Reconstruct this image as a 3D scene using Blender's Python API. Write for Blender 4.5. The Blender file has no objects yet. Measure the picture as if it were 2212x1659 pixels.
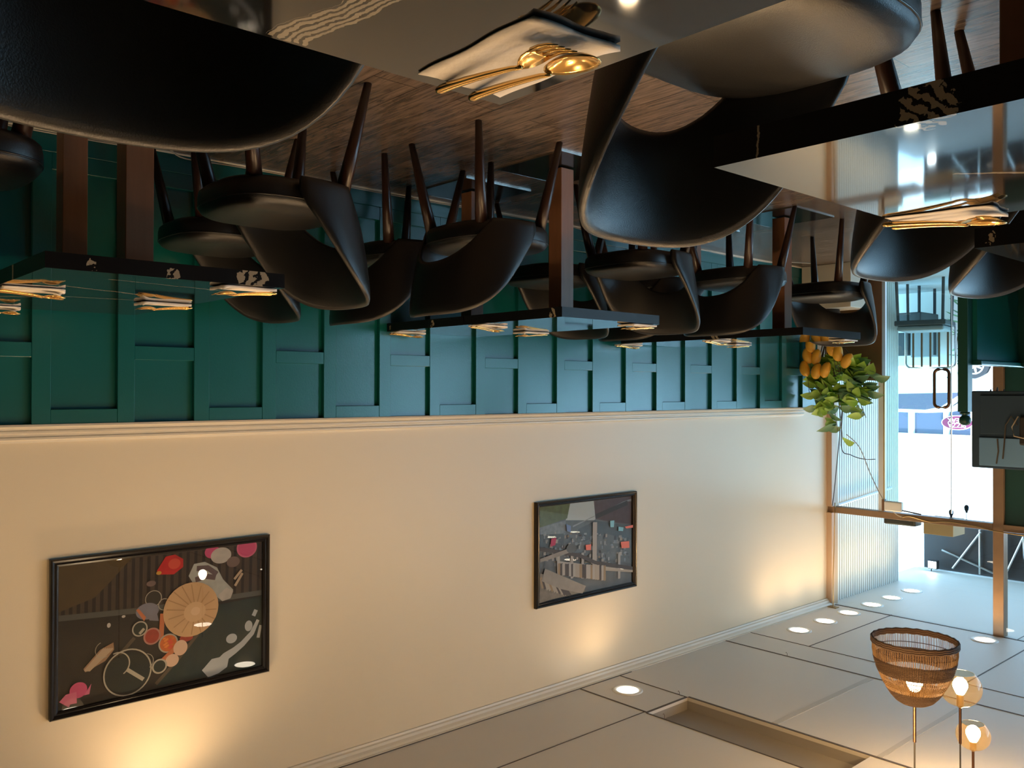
import bpy, math, random
from mathutils import Vector, Matrix
from math import pi, sin, cos, radians as R
random.seed(7)
S = bpy.context.scene
COL = S.collection

# ------------------------------------------------------------------ camera
RX = Vector((0.66947471, -0.742831, 0.00239086))
UX = Vector((0.00336539, 0.00625155, 0.9999748))
FX = Vector((0.74282722, 0.66944979, -0.00668517))
cam_d = bpy.data.cameras.new('camera')
cam_d.sensor_width = 36.0
cam_d.lens = 1885.52 / 2212 * 36.0
cam_d.clip_start = 0.02
cam_d.clip_end = 300
cam = bpy.data.objects.new('camera', cam_d)
# the photograph was taken with the phone held upside down: roll of 180 degrees
M3 = Matrix(((-RX.x, -UX.x, -FX.x), (-RX.y, -UX.y, -FX.y), (-RX.z, -UX.z, -FX.z)))
cam.matrix_world = Matrix.Translation((0, 0, 1.06)) @ M3.to_4x4()
COL.objects.link(cam)
S.camera = cam

# ------------------------------------------------------------------ light and exposure
S.view_settings.view_transform = 'Standard'
S.view_settings.look = 'None'
S.view_settings.gamma = 1
S.view_settings.use_curve_mapping = False
S.view_settings.exposure = 0.42
w = bpy.data.worlds.new('sky'); S.world = w; w.use_nodes = True
bg = w.node_tree.nodes['Background']
bg.inputs[0].default_value = (0.40, 0.70, 1.0, 1); bg.inputs[1].default_value = 5.8
S.cycles.max_bounces = 10; S.cycles.diffuse_bounces = 4; S.cycles.glossy_bounces = 4
S.cycles.transparent_max_bounces = 24; S.cycles.transmission_bounces = 6
S.cycles.sample_clamp_indirect = 6.0
S.cycles.caustics_reflective = False; S.cycles.caustics_refractive = False

def add_light(name, kind, loc, energy, color, parent=None, **k):
    l = bpy.data.lights.new(name, kind); l.energy = energy; l.color = color
    for a, b in k.items():
        setattr(l, a, b)
    o = bpy.data.objects.new(name, l); o.location = loc; COL.objects.link(o)
    if parent: o.parent = parent
    return o
sun = add_light('sun', 'SUN', (0, 0, 20), 6.5, (1, .96, .9), angle=R(1.0))
sun.rotation_euler = (R(52), 0, R(-28))     # shines onto the buildings across the street (+Y, down)
# daylight portal of the glass front
portal = add_light('glass_front_portal', 'AREA', (0.35, 7.46, 1.5), 1.0, (1, 1, 1), shape='RECTANGLE', size=7.6, size_y=3.0)
portal.rotation_euler = (R(-90), 0, 0)
portal.data.cycles.is_portal = True

# ------------------------------------------------------------------ materials
def new_mat(name):
    m = bpy.data.materials.new(name); m.use_nodes = True
    nt = m.node_tree; b = nt.nodes['Principled BSDF']
    return m, nt, b
def N(nt, t, **k):
    n = nt.nodes.new(t)
    for a, v in k.items():
        if a.startswith('i_'):
            key = a[2:]; key = int(key) if key.isdigit() else key.replace('_', ' ')
            n.inputs[key].default_value = v
        else: setattr(n, a, v)
    return n
def L(nt, a, b): nt.links.new(a, b)
def c4(c): return (c[0], c[1], c[2], 1)
def mat(name, col, rough=.5, metal=0, spec=.5, bump=0, bscale=60, var=0, vscale=4, coat=0, emit=None, es=0, stretch=None, ior=None):
    m, nt, b = new_mat(name)
    b.inputs['Base Color'].default_value = c4(col); b.inputs['Roughness'].default_value = rough
    b.inputs['Metallic'].default_value = metal; b.inputs['Specular IOR Level'].default_value = spec
    if ior: b.inputs['IOR'].default_value = ior
    if coat: b.inputs['Coat Weight'].default_value = coat; b.inputs['Coat Roughness'].default_value = .05
    if emit: b.inputs['Emission Color'].default_value = c4(emit); b.inputs['Emission Strength'].default_value = es
    tc = None
    if bump or var:
        tc = N(nt, 'ShaderNodeTexCoord'); src = tc.outputs['Object']
        if stretch:
            mp = N(nt, 'ShaderNodeMapping'); mp.inputs['Scale'].default_value = stretch; L(nt, src, mp.inputs[0]); src = mp.outputs[0]
    if bump:
        n = N(nt, 'ShaderNodeTexNoise', i_Scale=bscale, i_Detail=4.0); L(nt, src, n.inputs['Vector'])
        bp = N(nt, 'ShaderNodeBump', i_Strength=bump, i_Distance=.01); L(nt, n.outputs[0], bp.inputs['Height']); L(nt, bp.outputs[0], b.inputs['Normal'])
    if var:
        n = N(nt, 'ShaderNodeTexNoise', i_Scale=vscale, i_Detail=5.0); L(nt, src, n.inputs['Vector'])
        mx = N(nt, 'ShaderNodeMix', data_type='RGBA'); mx.inputs[6].default_value = c4([x * (1 - var) for x in col]); mx.inputs[7].default_value = c4([min(1, x * (1 + var)) for x in col])
        L(nt, n.outputs[0], mx.inputs[0]); L(nt, mx.outputs[2], b.inputs['Base Color'])
    return m
def glass_mat(name, tint, refl=.9, rough=0.0, ior=1.45, solid=0.0, scol=(.5, .4, .2)):
    """thin pane: clear or tinted transparency with fresnel reflection"""
    m = bpy.data.materials.new(name); m.use_nodes = True; nt = m.node_tree; nt.nodes.clear()
    out = N(nt, 'ShaderNodeOutputMaterial'); tr = N(nt, 'ShaderNodeBsdfTransparent'); tr.inputs[0].default_value = c4(tint)
    gl = N(nt, 'ShaderNodeBsdfGlossy'); gl.inputs['Roughness'].default_value = rough; gl.inputs[0].default_value = (refl, refl, refl, 1)
    fr = N(nt, 'ShaderNodeFresnel', i_IOR=ior); mx = N(nt, 'ShaderNodeMixShader')
    base = tr.outputs[0]
    if solid:
        df = N(nt, 'ShaderNodeBsdfTranslucent'); df.inputs[0].default_value = c4(scol)
        m2 = N(nt, 'ShaderNodeMixShader'); m2.inputs[0].default_value = solid; L(nt, base, m2.inputs[1]); L(nt, df.outputs[0], m2.inputs[2]); base = m2.outputs[0]
    # only outward faces reflect with the fresnel term, so closed panes do not turn into mirrors
    geo = N(nt, 'ShaderNodeNewGeometry'); inv = N(nt, 'ShaderNodeMath', operation='SUBTRACT'); inv.inputs[0].default_value = 1; L(nt, geo.outputs['Backfacing'], inv.inputs[1])
    mu = N(nt, 'ShaderNodeMath', operation='MULTIPLY'); L(nt, fr.outputs[0], mu.inputs[0]); L(nt, inv.outputs[0], mu.inputs[1])
    L(nt, mu.outputs[0], mx.inputs[0]); L(nt, base, mx.inputs[1]); L(nt, gl.outputs[0], mx.inputs[2]); L(nt, mx.outputs[0], out.inputs[0])
    return m

def floor_mat():
    m, nt, b = new_mat('wood_floor')
    tc = N(nt, 'ShaderNodeTexCoord')
    br = N(nt, 'ShaderNodeTexBrick', i_Scale=1.0, i_Mortar_Size=.0018, i_Brick_Width=1.25, i_Row_Height=.18, i_Bias=0.0)
    br.inputs['Color1'].default_value = (.160, .120, .096, 1); br.inputs['Color2'].default_value = (.115, .086, .069, 1); br.inputs['Mortar'].default_value = (.03, .02, .015, 1)
    L(nt, tc.outputs['Object'], br.inputs[0])
    mp = N(nt, 'ShaderNodeMapping'); mp.inputs['Scale'].default_value = (1.6, 16, 1); L(nt, tc.outputs['Object'], mp.inputs[0])
    n = N(nt, 'ShaderNodeTexNoise', i_Scale=2.5, i_Detail=8.0, i_Roughness=.65, i_Distortion=1.4); L(nt, mp.outputs[0], n.inputs[0])
    cr = N(nt, 'ShaderNodeValToRGB'); cr.color_ramp.elements[0].position = .36; cr.color_ramp.elements[0].color = (.5, .48, .46, 1)
    cr.color_ramp.elements[1].position = .66; cr.color_ramp.elements[1].color = (1.35, 1.3, 1.25, 1); L(nt, n.outputs[0], cr.inputs[0])
    mx = N(nt, 'ShaderNodeMix', data_type='RGBA', blend_type='MULTIPLY'); mx.inputs[0].default_value = 1
    L(nt, br.outputs[0], mx.inputs[6]); L(nt, cr.outputs[0], mx.inputs[7]); L(nt, mx.outputs[2], b.inputs['Base Color'])
    b.inputs['Roughness'].default_value = .27
    bp = N(nt, 'ShaderNodeBump', i_Strength=.12, i_Distance=.003); L(nt, n.outputs[0], bp.inputs['Height']); L(nt, bp.outputs[0], b.inputs['Normal'])
    return m
EDGE = {}
def marble_mat(name, lines=(), spots=(), hair=.0):
    """polished black marble; pale banded veins along given segments (world x,y) and banded patches at given points"""
    m, nt, b = new_mat(name)
    b.inputs['Roughness'].default_value = .045; b.inputs['IOR'].default_value = 1.9
    geo = N(nt, 'ShaderNodeNewGeometry')
    nz = N(nt, 'ShaderNodeTexNoise', i_Scale=9.0, i_Detail=6.0, i_Roughness=.6); L(nt, geo.outputs['Position'], nz.inputs[0])
    sb = N(nt, 'ShaderNodeVectorMath', operation='SUBTRACT'); L(nt, nz.outputs['Color'], sb.inputs[0]); sb.inputs[1].default_value = (.5, .5, .5)
    sc = N(nt, 'ShaderNodeVectorMath', operation='SCALE'); L(nt, sb.outputs[0], sc.inputs[0]); sc.inputs['Scale'].default_value = .05
    ad = N(nt, 'ShaderNodeVectorMath', operation='ADD'); L(nt, geo.outputs['Position'], ad.inputs[0]); L(nt, sc.outputs[0], ad.inputs[1])
    P = ad.outputs[0]
    total = None
    def mth(op, a, bb, clamp=False):
        n = N(nt, 'ShaderNodeMath', operation=op, use_clamp=clamp)
        for i, v in enumerate((a, bb)):
            if v is None: continue
            if isinstance(v, (int, float)): n.inputs[i].default_value = v
            else: L(nt, v, n.inputs[i])
        return n.outputs[0]
    def accum(t):
        nonlocal total
        total = t if total is None else mth('MAXIMUM', total, t)
    for (x0, y0, x1, y1, wd, band) in lines:
        d = Vector((x1 - x0, y1 - y0, 0)); ln = d.length; d.normalize(); nn = Vector((-d.y, d.x, 0))
        s = N(nt, 'ShaderNodeVectorMath', operation='SUBTRACT'); L(nt, P, s.inputs[0]); s.inputs[1].default_value = (x0, y0, 0)
        a = N(nt, 'ShaderNodeVectorMath', operation='DOT_PRODUCT'); L(nt, s.outputs[0], a.inputs[0]); a.inputs[1].default_value = nn
        t = N(nt, 'ShaderNodeVectorMath', operation='DOT_PRODUCT'); L(nt, s.outputs[0], t.inputs[0]); t.inputs[1].default_value = d
        dist = mth('ABSOLUTE', a.outputs['Value'], None)
        env = mth('LESS_THAN', dist, wd)
        env = mth('MULTIPLY', env, mth('GREATER_THAN', t.outputs['Value'], 0.0)); env = mth('MULTIPLY', env, mth('LESS_THAN', t.outputs['Value'], ln))
        if band:
            sn = mth('SINE', mth('MULTIPLY', a.outputs['Value'], 2 * pi / band), None)
            env = mth('MULTIPLY', env, mth('GREATER_THAN', sn, -.35))
        accum(env)
    if spots:
        n2 = N(nt, 'ShaderNodeTexNoise', i_Scale=30.0, i_Detail=4.0, i_Roughness=.55); L(nt, geo.outputs['Position'], n2.inputs[0])
        s2_ = N(nt, 'ShaderNodeVectorMath', operation='SUBTRACT'); L(nt, n2.outputs['Color'], s2_.inputs[0]); s2_.inputs[1].default_value = (.5, .5, .5)
        k2 = N(nt, 'ShaderNodeVectorMath', operation='SCALE'); L(nt, s2_.outputs[0], k2.inputs[0]); k2.inputs['Scale'].default_value = .06
        a2 = N(nt, 'ShaderNodeVectorMath', operation='ADD'); L(nt, geo.outputs['Position'], a2.inputs[0]); L(nt, k2.outputs[0], a2.inputs[1])
    for (x, y, z, r, band) in spots:
        s = N(nt, 'ShaderNodeVectorMath', operation='DISTANCE'); L(nt, a2.outputs[0], s.inputs[0]); s.inputs[1].default_value = (x, y, z)
        env = mth('LESS_THAN', s.outputs['Value'], r)
        dd = N(nt, 'ShaderNodeVectorMath', operation='DOT_PRODUCT'); L(nt, a2.outputs[0], dd.inputs[0]); dd.inputs[1].default_value = (.6, .6, .5)
        sn = mth('SINE', mth('MULTIPLY', dd.outputs['Value'], 2 * pi / band), None)
        accum(mth('MULTIPLY', env, mth('GREATER_THAN', sn, -.3)))
    vein = (.30, .26, .20, 1)
    mx = N(nt, 'ShaderNodeMix', data_type='RGBA'); mx.inputs[6].default_value = (.006, .006, .007, 1); mx.inputs[7].default_value = vein
    if total is not None: L(nt, total, mx.inputs[0])
    else: mx.inputs[0].default_value = 0
    L(nt, mx.outputs[2], b.inputs['Base Color'])
    e_ = m.copy(); e_.name = name + '_edge'; pb = e_.node_tree.nodes['Principled BSDF']
    pb.inputs['Roughness'].default_value = .32; pb.inputs['IOR'].default_value = 1.35
    EDGE[name] = e_
    return m

M = {}
M['floor'] = floor_mat()
M['cream'] = mat('cream_wall_paint', (.76, .655, .49), .42, bump=.05, bscale=250, var=.03, vscale=1.5)
M['cream_trim'] = mat('cream_gloss_trim', (.72, .65, .53), .3)
M['green'] = mat('teal_green_paint', (.002, .108, .106), .27, spec=1.0, bump=.04, bscale=120, var=.12, vscale=3)
M['greend'] = mat('dark_green_paint', (.006, .06, .052), .35, var=.1)
M['ceil'] = mat('ceiling_board', (.70, .67, .62), .5, var=.04, vscale=1.2)
M['seam'] = mat('dark_ceiling_seam', (.10, .08, .07), .6)
M['slot'] = mat('duct_board', (.33, .31, .29), .8, var=.1)
M['vinyl'] = mat('black_vinyl', (.006, .006, .007), .33, bump=.12, bscale=420, spec=.55)
M['piping'] = mat('black_piping', (.012, .012, .014), .28)
M['walnut'] = mat('dark_walnut', (.034, .015, .010), .3, var=.3, vscale=20, stretch=(8, 8, .6))
M['ped'] = mat('brown_pedestal_wood', (.32, .155, .085), .33, var=.2, vscale=12, stretch=(4, 4, .5))
M['plate'] = mat('black_base_plate', (.012, .011, .011), .16, spec=.3)
M['steel'] = mat('polished_steel_edge', (.55, .53, .5), .25, metal=1)
M['gold'] = mat('polished_gold', (.93, .60, .22), .16, metal=1)
M['napkin'] = mat('white_paper_napkin', (.84, .78, .72), .8, bump=.35, bscale=38)
M['black'] = mat('black_plastic', (.015, .015, .017), .4)
M['frame'] = mat('black_picture_frame', (.012, .010, .010), .22)
M['wood_tan'] = mat('tan_timber', (.24, .15, .085), .45, var=.2, vscale=9)
M['wood_brown'] = mat('brown_timber', (.16, .085, .04), .5, var=.25, vscale=7)
M['brass'] = mat('old_brass', (.42, .28, .12), .35, metal=1)
M['copper'] = mat('copper_rod', (.17, .09, .055), .35, metal=1)
M['white'] = mat('white_plastic', (.8, .8, .78), .4)
M['whitem'] = mat('white_metal', (.78, .82, .86), .4)
M['chrome'] = mat('chrome', (.8, .8, .8), .15, metal=1)
M['pane'] = glass_mat('clear_pane', (.93, .97, .96))
M['pane_t'] = glass_mat('green_tinted_pane', (.78, .90, .87), ior=1.7)
M['pglass'] = glass_mat('picture_glass', (.94, .95, .95), ior=1.5)
M['amber'] = glass_mat('amber_glass', (.84, .77, .60), ior=1.5, solid=.006, scol=(.8, .5, .18))
M['bulb'] = mat('glowing_bulb', (1, .9, .7), .4, emit=(1, .66, .36), es=420)
M['bulb_r'] = mat('dim_bulb', (1, .9, .7), .4, emit=(1, .66, .36), es=30)
M['rattan'] = mat('brown_rattan', (.25, .145, .055), .6, bump=.3, bscale=150, var=.3, vscale=30)
M['rattan_d'] = mat('dark_rattan', (.10, .056, .030), .65, bump=.6, bscale=110, var=.35, vscale=40, stretch=(1, 1, 8))
M['lamp'] = mat('downlight_lens', (1, .95, .85), .4, emit=(1, .86, .66), es=14)
M['leaf'] = mat('green_leaf', (.30, .50, .07), .45, var=.45, vscale=7)
M['leaf_d'] = mat('dark_green_leaf', (.10, .22, .10), .45, var=.4, vscale=7)
M['stem'] = mat('brown_stem', (.10, .075, .035), .7)
M['mango'] = mat('orange_mango_skin', (.82, .42, .04), .38, var=.2, vscale=8)
M['cable'] = mat('cream_cable', (.5, .45, .36), .5)
M['cable_d'] = mat('dark_cable', (.07, .06, .05), .5)
M['card'] = mat('brown_cardboard', (.42, .31, .18), .8)
M['concrete'] = mat('pale_concrete', (.42, .43, .44), .8, var=.1)
M['plaster'] = mat('white_plaster', (.72, .76, .76), .8, bump=.2, bscale=30)
M['rib'] = mat('corrugated_sheet_paint', (.66, .67, .64), .4)
M['wallw'] = mat('white_sunlit_render', (.88, .88, .86), .8)
M['darkpanel'] = mat('dark_awning_sheet', (.035, .028, .026), .7, var=.5, vscale=1.5)
M['shopglass'] = mat('blue_shop_glass', (.08, .09, .16), .08)
M['red'] = mat('red_sign_paint', (.60, .02, .05), .5)
M['carw'] = mat('white_car_paint', (.85, .87, .9), .2, coat=1)
M['tyre'] = mat('tyre_rubber', (.03, .03, .035), .7)
M['cardk'] = mat('dark_car_window', (.06, .06, .10), .1)
M['orange'] = mat('orange_indicator', (.9, .35, .02), .3)
M['tvb'] = mat('grey_monitor_back', (.13, .27, .50), .5, spec=.2)
M['tvd'] = mat('dark_monitor_back', (.030, .058, .10), .6, spec=.15)
M['canvas'] = mat('rattan_outdoor_seat', (.05, .055, .06), .7, var=.3)
M['greyf'] = mat('grey_cushion', (.23, .26, .27), .8)

# ------------------------------------------------------------------ mesh helpers
class MB:
    def __init__(s): s.v = []; s.f = []; s.mi = []; s.cur = 0
    def add(s, vs, fs):
        o = len(s.v); s.v += [tuple(v) for v in vs]; s.f += [tuple(i + o for i in f) for f in fs]; s.mi += [s.cur] * len(fs); return s
    def box(s, x0, x1, y0, y1, z0, z1):
        x0, x1 = min(x0, x1), max(x0, x1); y0, y1 = min(y0, y1), max(y0, y1); z0, z1 = min(z0, z1), max(z0, z1)
        return s.add([(x0, y0, z0), (x1, y0, z0), (x1, y1, z0), (x0, y1, z0), (x0, y0, z1), (x1, y0, z1), (x1, y1, z1), (x0, y1, z1)],
                     [(0, 3, 2, 1), (4, 5, 6, 7), (0, 1, 5, 4), (1, 2, 6, 5), (2, 3, 7, 6), (3, 0, 4, 7)])
    def rings(s, rs, cap=True, closed=False):
        n = len(rs[0]); vs = [p for r in rs for p in r]; fs = []
        m = len(rs)
        for i in range(m if closed else m - 1):
            for j in range(n):
                a = i * n + j; b = i * n + (j + 1) % n; c = ((i + 1) % m) * n + (j + 1) % n; d = ((i + 1) % m) * n + j
                fs.append((a, b, c, d))
        if cap and not closed:
            fs.append(tuple(range(n - 1, -1, -1))); fs.append(tuple((m - 1) * n + j for j in range(n)))
        return s.add(vs, fs)
    def tube(s, pts, r, n=8, cap=True, closed=False):
        pts = [Vector(p) for p in pts]; rs = []
        up = None
        for i, p in enumerate(pts):
            if closed: t = pts[(i + 1) % len(pts)] - pts[i - 1]
            else: t = (pts[min(i + 1, len(pts) - 1)] - pts[max(i - 1, 0)])
            if t.length < 1e-9: t = Vector((0, 0, 1))
            t.normalize()
            if up is None: up = Vector((0, 0, 1)) if abs(t.z) < .9 else Vector((1, 0, 0))
            a = t.cross(up)
            if a.length < 1e-6: a = t.cross(Vector((0, 1, 0)))
            a.normalize(); bb = t.cross(a).normalized(); up = -bb if False else up
            rr = r[i] if isinstance(r, (list, tuple)) else r
            rs.append([p + a * (rr * cos(2 * pi * k / n)) + bb * (rr * sin(2 * pi * k / n)) for k in range(n)])
        return s.rings(rs, cap, closed)
    def lathe(s, prof, n=32, c=(0, 0, 0), cap=False):
        return s.rings([[(c[0] + r * cos(2 * pi * k / n), c[1] + r * sin(2 * pi * k / n), c[2] + z) for k in range(n)] for r, z in prof], cap)
    def build(s, name, mats, parent=None, smooth=False, bevel=0, bseg=2, sub=0, loc=None):
        me = bpy.data.meshes.new(name); me.from_pydata(s.v, [], s.f); me.validate()
        if not isinstance(mats, (list, tuple)): mats = [mats]
        for m in mats: me.materials.append(m)
        if len(mats) > 1 and len(me.polygons) == len(s.mi):
            for p_, i_ in zip(me.polygons, s.mi): p_.material_index = i_
        if smooth:
            for p_ in me.polygons: p_.use_smooth = True
        me.update()
        o = bpy.data.objects.new(name, me); COL.objects.link(o)
        if loc: o.location = loc
        if parent: o.parent = parent
        if bevel:
            b = o.modifiers.new('bevel', 'BEVEL'); b.width = bevel; b.segments = bseg; b.limit_method = 'ANGLE'; b.angle_limit = R(40)
        if sub:
            b = o.modifiers.new('sub', 'SUBSURF'); b.levels = sub; b.render_levels = sub
        return o
def tag(o, label=None, cat=None, group=None, kind=None):
    if label: o['label'] = label
    if cat: o['category'] = cat
    if group: o['group'] = group
    if kind: o['kind'] = kind
    return o
def empty(name, loc, rz=0, label=None, cat=None, group=None):
    o = bpy.data.objects.new(name, None); COL.objects.link(o); o.location = loc; o.rotation_euler = (0, 0, rz); o.empty_display_size = .05
    return tag(o, label, cat, group)
KIDS = {}
def children(o): return [c for c in COL.objects if c.parent == o]
def copy_tree(o, parent=None):
    c = o.copy(); COL.objects.link(c); c.parent = parent
    for ch in children(o):
        if ch is not c: copy_tree(ch, c)
    return c
def struct(mb, name, m, **k): return tag(mb.build(name, m, **k), kind='structure')
def B(*a): return MB().box(*a)

XW = 3.945; H = 2.98; YF = 7.43
XL = -3.4; YB = -3.2
# ------------------------------------------------------------------ room shell
struct(B(XL, XW, YB, YF + .05, -.1, 0), 'floor', M['floor'])
struct(B(XW, XW + .15, YB, YF, 0, H), 'wall_right', M['cream'])
struct(B(XL - .15, XL, YB, YF, 0, H), 'wall_left', M['greend'])
struct(B(XL, XW, YB - .15, YB, 0, H), 'wall_back', M['greend'])
c = MB()
SX0, SX1, SY0, SY1 = 2.15, 3.325, 4.09, 4.478
for a in ((XL, XW, YB, SY0), (XL, XW, SY1, 9.68), (XL, SX0, SY0, SY1), (SX1, XW, SY0, SY1)): c.box(a[0], a[1], a[2], a[3], H, H + .02)
c.box(XW, 4.14, YF + .0, 9.68, H, H + .02)
struct(c, 'ceiling', M['ceil'])
c = MB()
c.box(SX0, SX1, SY0 - .01, SY0, H + .02, H + .075); c.box(SX0, SX1, SY1, SY1 + .01, H + .02, H + .075)
c.box(SX0 - .01, SX0, SY0, SY1, H + .02, H + .075); c.box(SX1, SX1 + .01, SY0, SY1, H + .02, H + .075); c.box(SX0 - .01, SX1 + .01, SY0 - .01, SY1 + .01, H + .075, H + .085)
struct(c, 'trim_1', M['slot'])
# seams of the ceiling boards, set slightly proud of the boards
c = MB()
def seam(x0, y0, x1, y1, w_=.006):
    if abs(x1 - x0) > abs(y1 - y0): c.box(x0, x1, y0 - w_ / 2, y0 + w_ / 2, H - .003, H + .001)
    else: c.box(x0 - w_ / 2, x0 + w_ / 2, y0, y1, H - .003, H + .001)
seam(SX1, SY0, 3.88, SY0, .011); seam(SX1, SY1, 3.88, SY1, .006); seam(XL, SY0 - .01, SX1, SY0 - .01, .008); seam(XL, SY1 + .012, SX1, SY1 + .012, .016)
seam(SX1 + .006, SY0, SX1 + .006, SY1, .014)
seam(XL, 5.71, 3.88, 5.71, .012); seam(XL, 6.05, 3.88, 6.05, .006); seam(XL, YF - .02, 3.92, YF - .02, .016)
seam(3.345, -1, 3.345, SY0, .005); seam(3.38, 6.05, 3.38, YF, .005); seam(2.27, 6.05, 2.27, YF, .007)
seam(3.88, YB, 3.88, 4.6, .006); seam(2.4, YF, 2.4, 9.6, .004)
struct(c, 'trim_2', M['seam'])
c = MB(); c.box(2.71, 2.75, SY1 + .03, 5.69, H - .0025, H + .001); c.box(2.1, 2.13, SY1 + .03, 5.69, H - .0025, H + .001)
struct(c, 'trim_3', mat('pale_joint_tape', (.56, .53, .48), .5))
# crown moulding
prof = [(XW, 2.925), (XW - .012, 2.925), (XW - .016, 2.935), (XW - .026, 2.94), (XW - .032, 2.952), (XW - .045, 2.962), (XW - .052, 2.972), (XW - .062, 2.974), (XW - .062, 2.98), (XW, 2.98)]
struct(MB().rings([[(x, YB, z) for x, z in prof], [(x, YF, z) for x, z in prof]]), 'trim_4', M['cream_trim'])
# chair rail
prof = [(XW, 1.205), (XW - .034, 1.205), (XW - .036, 1.213), (XW - .022, 1.222), (XW - .02, 1.228), (XW - .026, 1.232), (XW - .026, 1.240), (XW - .016, 1.246), (XW - .015, 1.254), (XW - .022, 1.258), (XW - .022, 1.266), (XW - .01, 1.272), (XW - .008, 1.28), (XW, 1.28)]
struct(MB().rings([[(x, YB, z) for x, z in prof], [(x, 6.95, z) for x, z in prof]]), 'trim_5', M['cream_trim'])
# wainscot: board and batten
w_ = MB(); w_.box(XW - .006, XW + .001, YB, 7.2, 0, 1.205)
F = XW - .03
k0 = -12
y0 = .918
for i in range(-13, 19):
    ys = y0 + .3325 * i
    w_.box(F, XW - .006, ys, ys + .071, 0.09, 1.205)
    pa, pb = ys + .071, ys + .3325
    if i % 2 == 0 and not i == 18: w_.box(F + .001, XW - .006, pa, pb, 1.145, 1.205)
    else: w_.box(F + .001, XW - .006, pa, pb, .872, .932)
    w_.box(F + .001, XW - .006, pa, pb, .09, .16)
w_.box(F - .004, XW - .006, YB, 7.2, 0.0, .09)
struct(w_, 'wall_wainscot', M['green'], bevel=.0015, bseg=1)
prof = [(F - .004, 0), (F - .011, 0), (F - .011, .004), (F - .008, .008), (F - .004, .009)]
struct(MB().rings([[(x, YB, z) for x, z in prof], [(x, YF - .05, z) for x, z in prof]]), 'baseboard_right', M['cream_trim'])

# glass front: frame, transom, panes, door
c = MB(); c.box(2.49, 2.568, YF - .03, YF + .06, 0, H); struct(c, 'trim_6', M['wood_tan'], bevel=.003)
c = MB(); c.box(2.568, XW, YF - .035, YF + .05, 2.10, 2.155); c.box(XL, 2.49, YF - .035, YF + .05, 2.10, 2.155); struct(c, 'trim_7', M['wood_tan'], bevel=.003)
c = MB(); c.box(3.895, XW, YF - .06, YF + .05, 0, 2.10); c.box(3.895, XW, YF - .06, YF + .05, 2.155, H); struct(c, 'trim_8', mat('peach_door_frame', (.52, .36, .24), .45))
c = MB(); c.box(3.44, 3.49, YF - .02, YF + .04, 0.03, 2.10); struct(c, 'trim_9', M['whitem'], bevel=.003)
c = MB(); c.box(2.568, XW, YF - .05, YF + .06, 0, .03); c.box(XL, 2.49, YF - .05, YF + .06, 0, .03); struct(c, 'trim_10', M['whitem'])
def pane(n, x0, x1, z0, z1, m='pane', y=YF): return struct(B(x0, x1, y, y + .008, z0, z1), 'window_%d' % n, M[m])
pane(1, 3.49, 3.895, .03, 2.10); pane(2, 2.568, 2.885, .03, 2.10); pane(3, 2.568, 3.895, 2.155, H); pane(4, XL, 2.49, 2.155, H)
for i, (x0, x1) in enumerate(((1.3, 2.30), (.2, 1.24), (-1.0, .14), (-2.2, -1.06), (XL, -2.26))): pane(5 + i, x0, x1, .03, 2.10)
c = MB()
for x in (1.24, .14, -1.06, -2.26): c.box(x, x + .06, YF - .03, YF + .05, .03, 2.10)
struct(c, 'trim_11', M['wood_tan'])
c = MB(); c.box(2.34, 2.488, YF + .0, YF + .14, 0, 2.10); struct(c, 'trim_12', M['greend'])
c = MB(); c.box(2.27, 2.31, YF - .03, YF + .05, 0.03, 2.10); struct(c, 'trim_13', M['greend'])

d = MB().box(2.895, 3.425, YF - .004, YF + .006, .04, 2.06).build('door_1', M['pane_t']); tag(d, kind='structure')
h = MB()
hp = []
x0, x1, z0, z1, rr = 2.885, 3.0, .885, 1.195, .035
for cx, cz, a0 in ((x1 - rr, z1 - rr, 0), (x0 + rr, z1 - rr, 90), (x0 + rr, z0 + rr, 180), (x1 - rr, z0 + rr, 270)):
    for k in range(6):
        a = R(a0 + 18 * k); hp.append((cx + rr * cos(a), YF - .06, cz + rr * sin(a)))
h.tube(hp, .013, 8, closed=True); h.tube([(2.885, YF - .06, .95), (2.92, YF, .95)], .007); h.tube([(2.885, YF - .06, 1.13), (2.92, YF, 1.13)], .007)
h.build('door_handle', M['copper'], d, smooth=True)
MB().tube([(3.432, YF - .03, .03), (3.432, YF - .03, 2.09)], .007).build('pivot_rod', M['brass'], d)
MB().box(2.887, 2.893, YF - .006, YF + .008, .04, 2.06).build('door_edge', M['chrome'], d)

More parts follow.
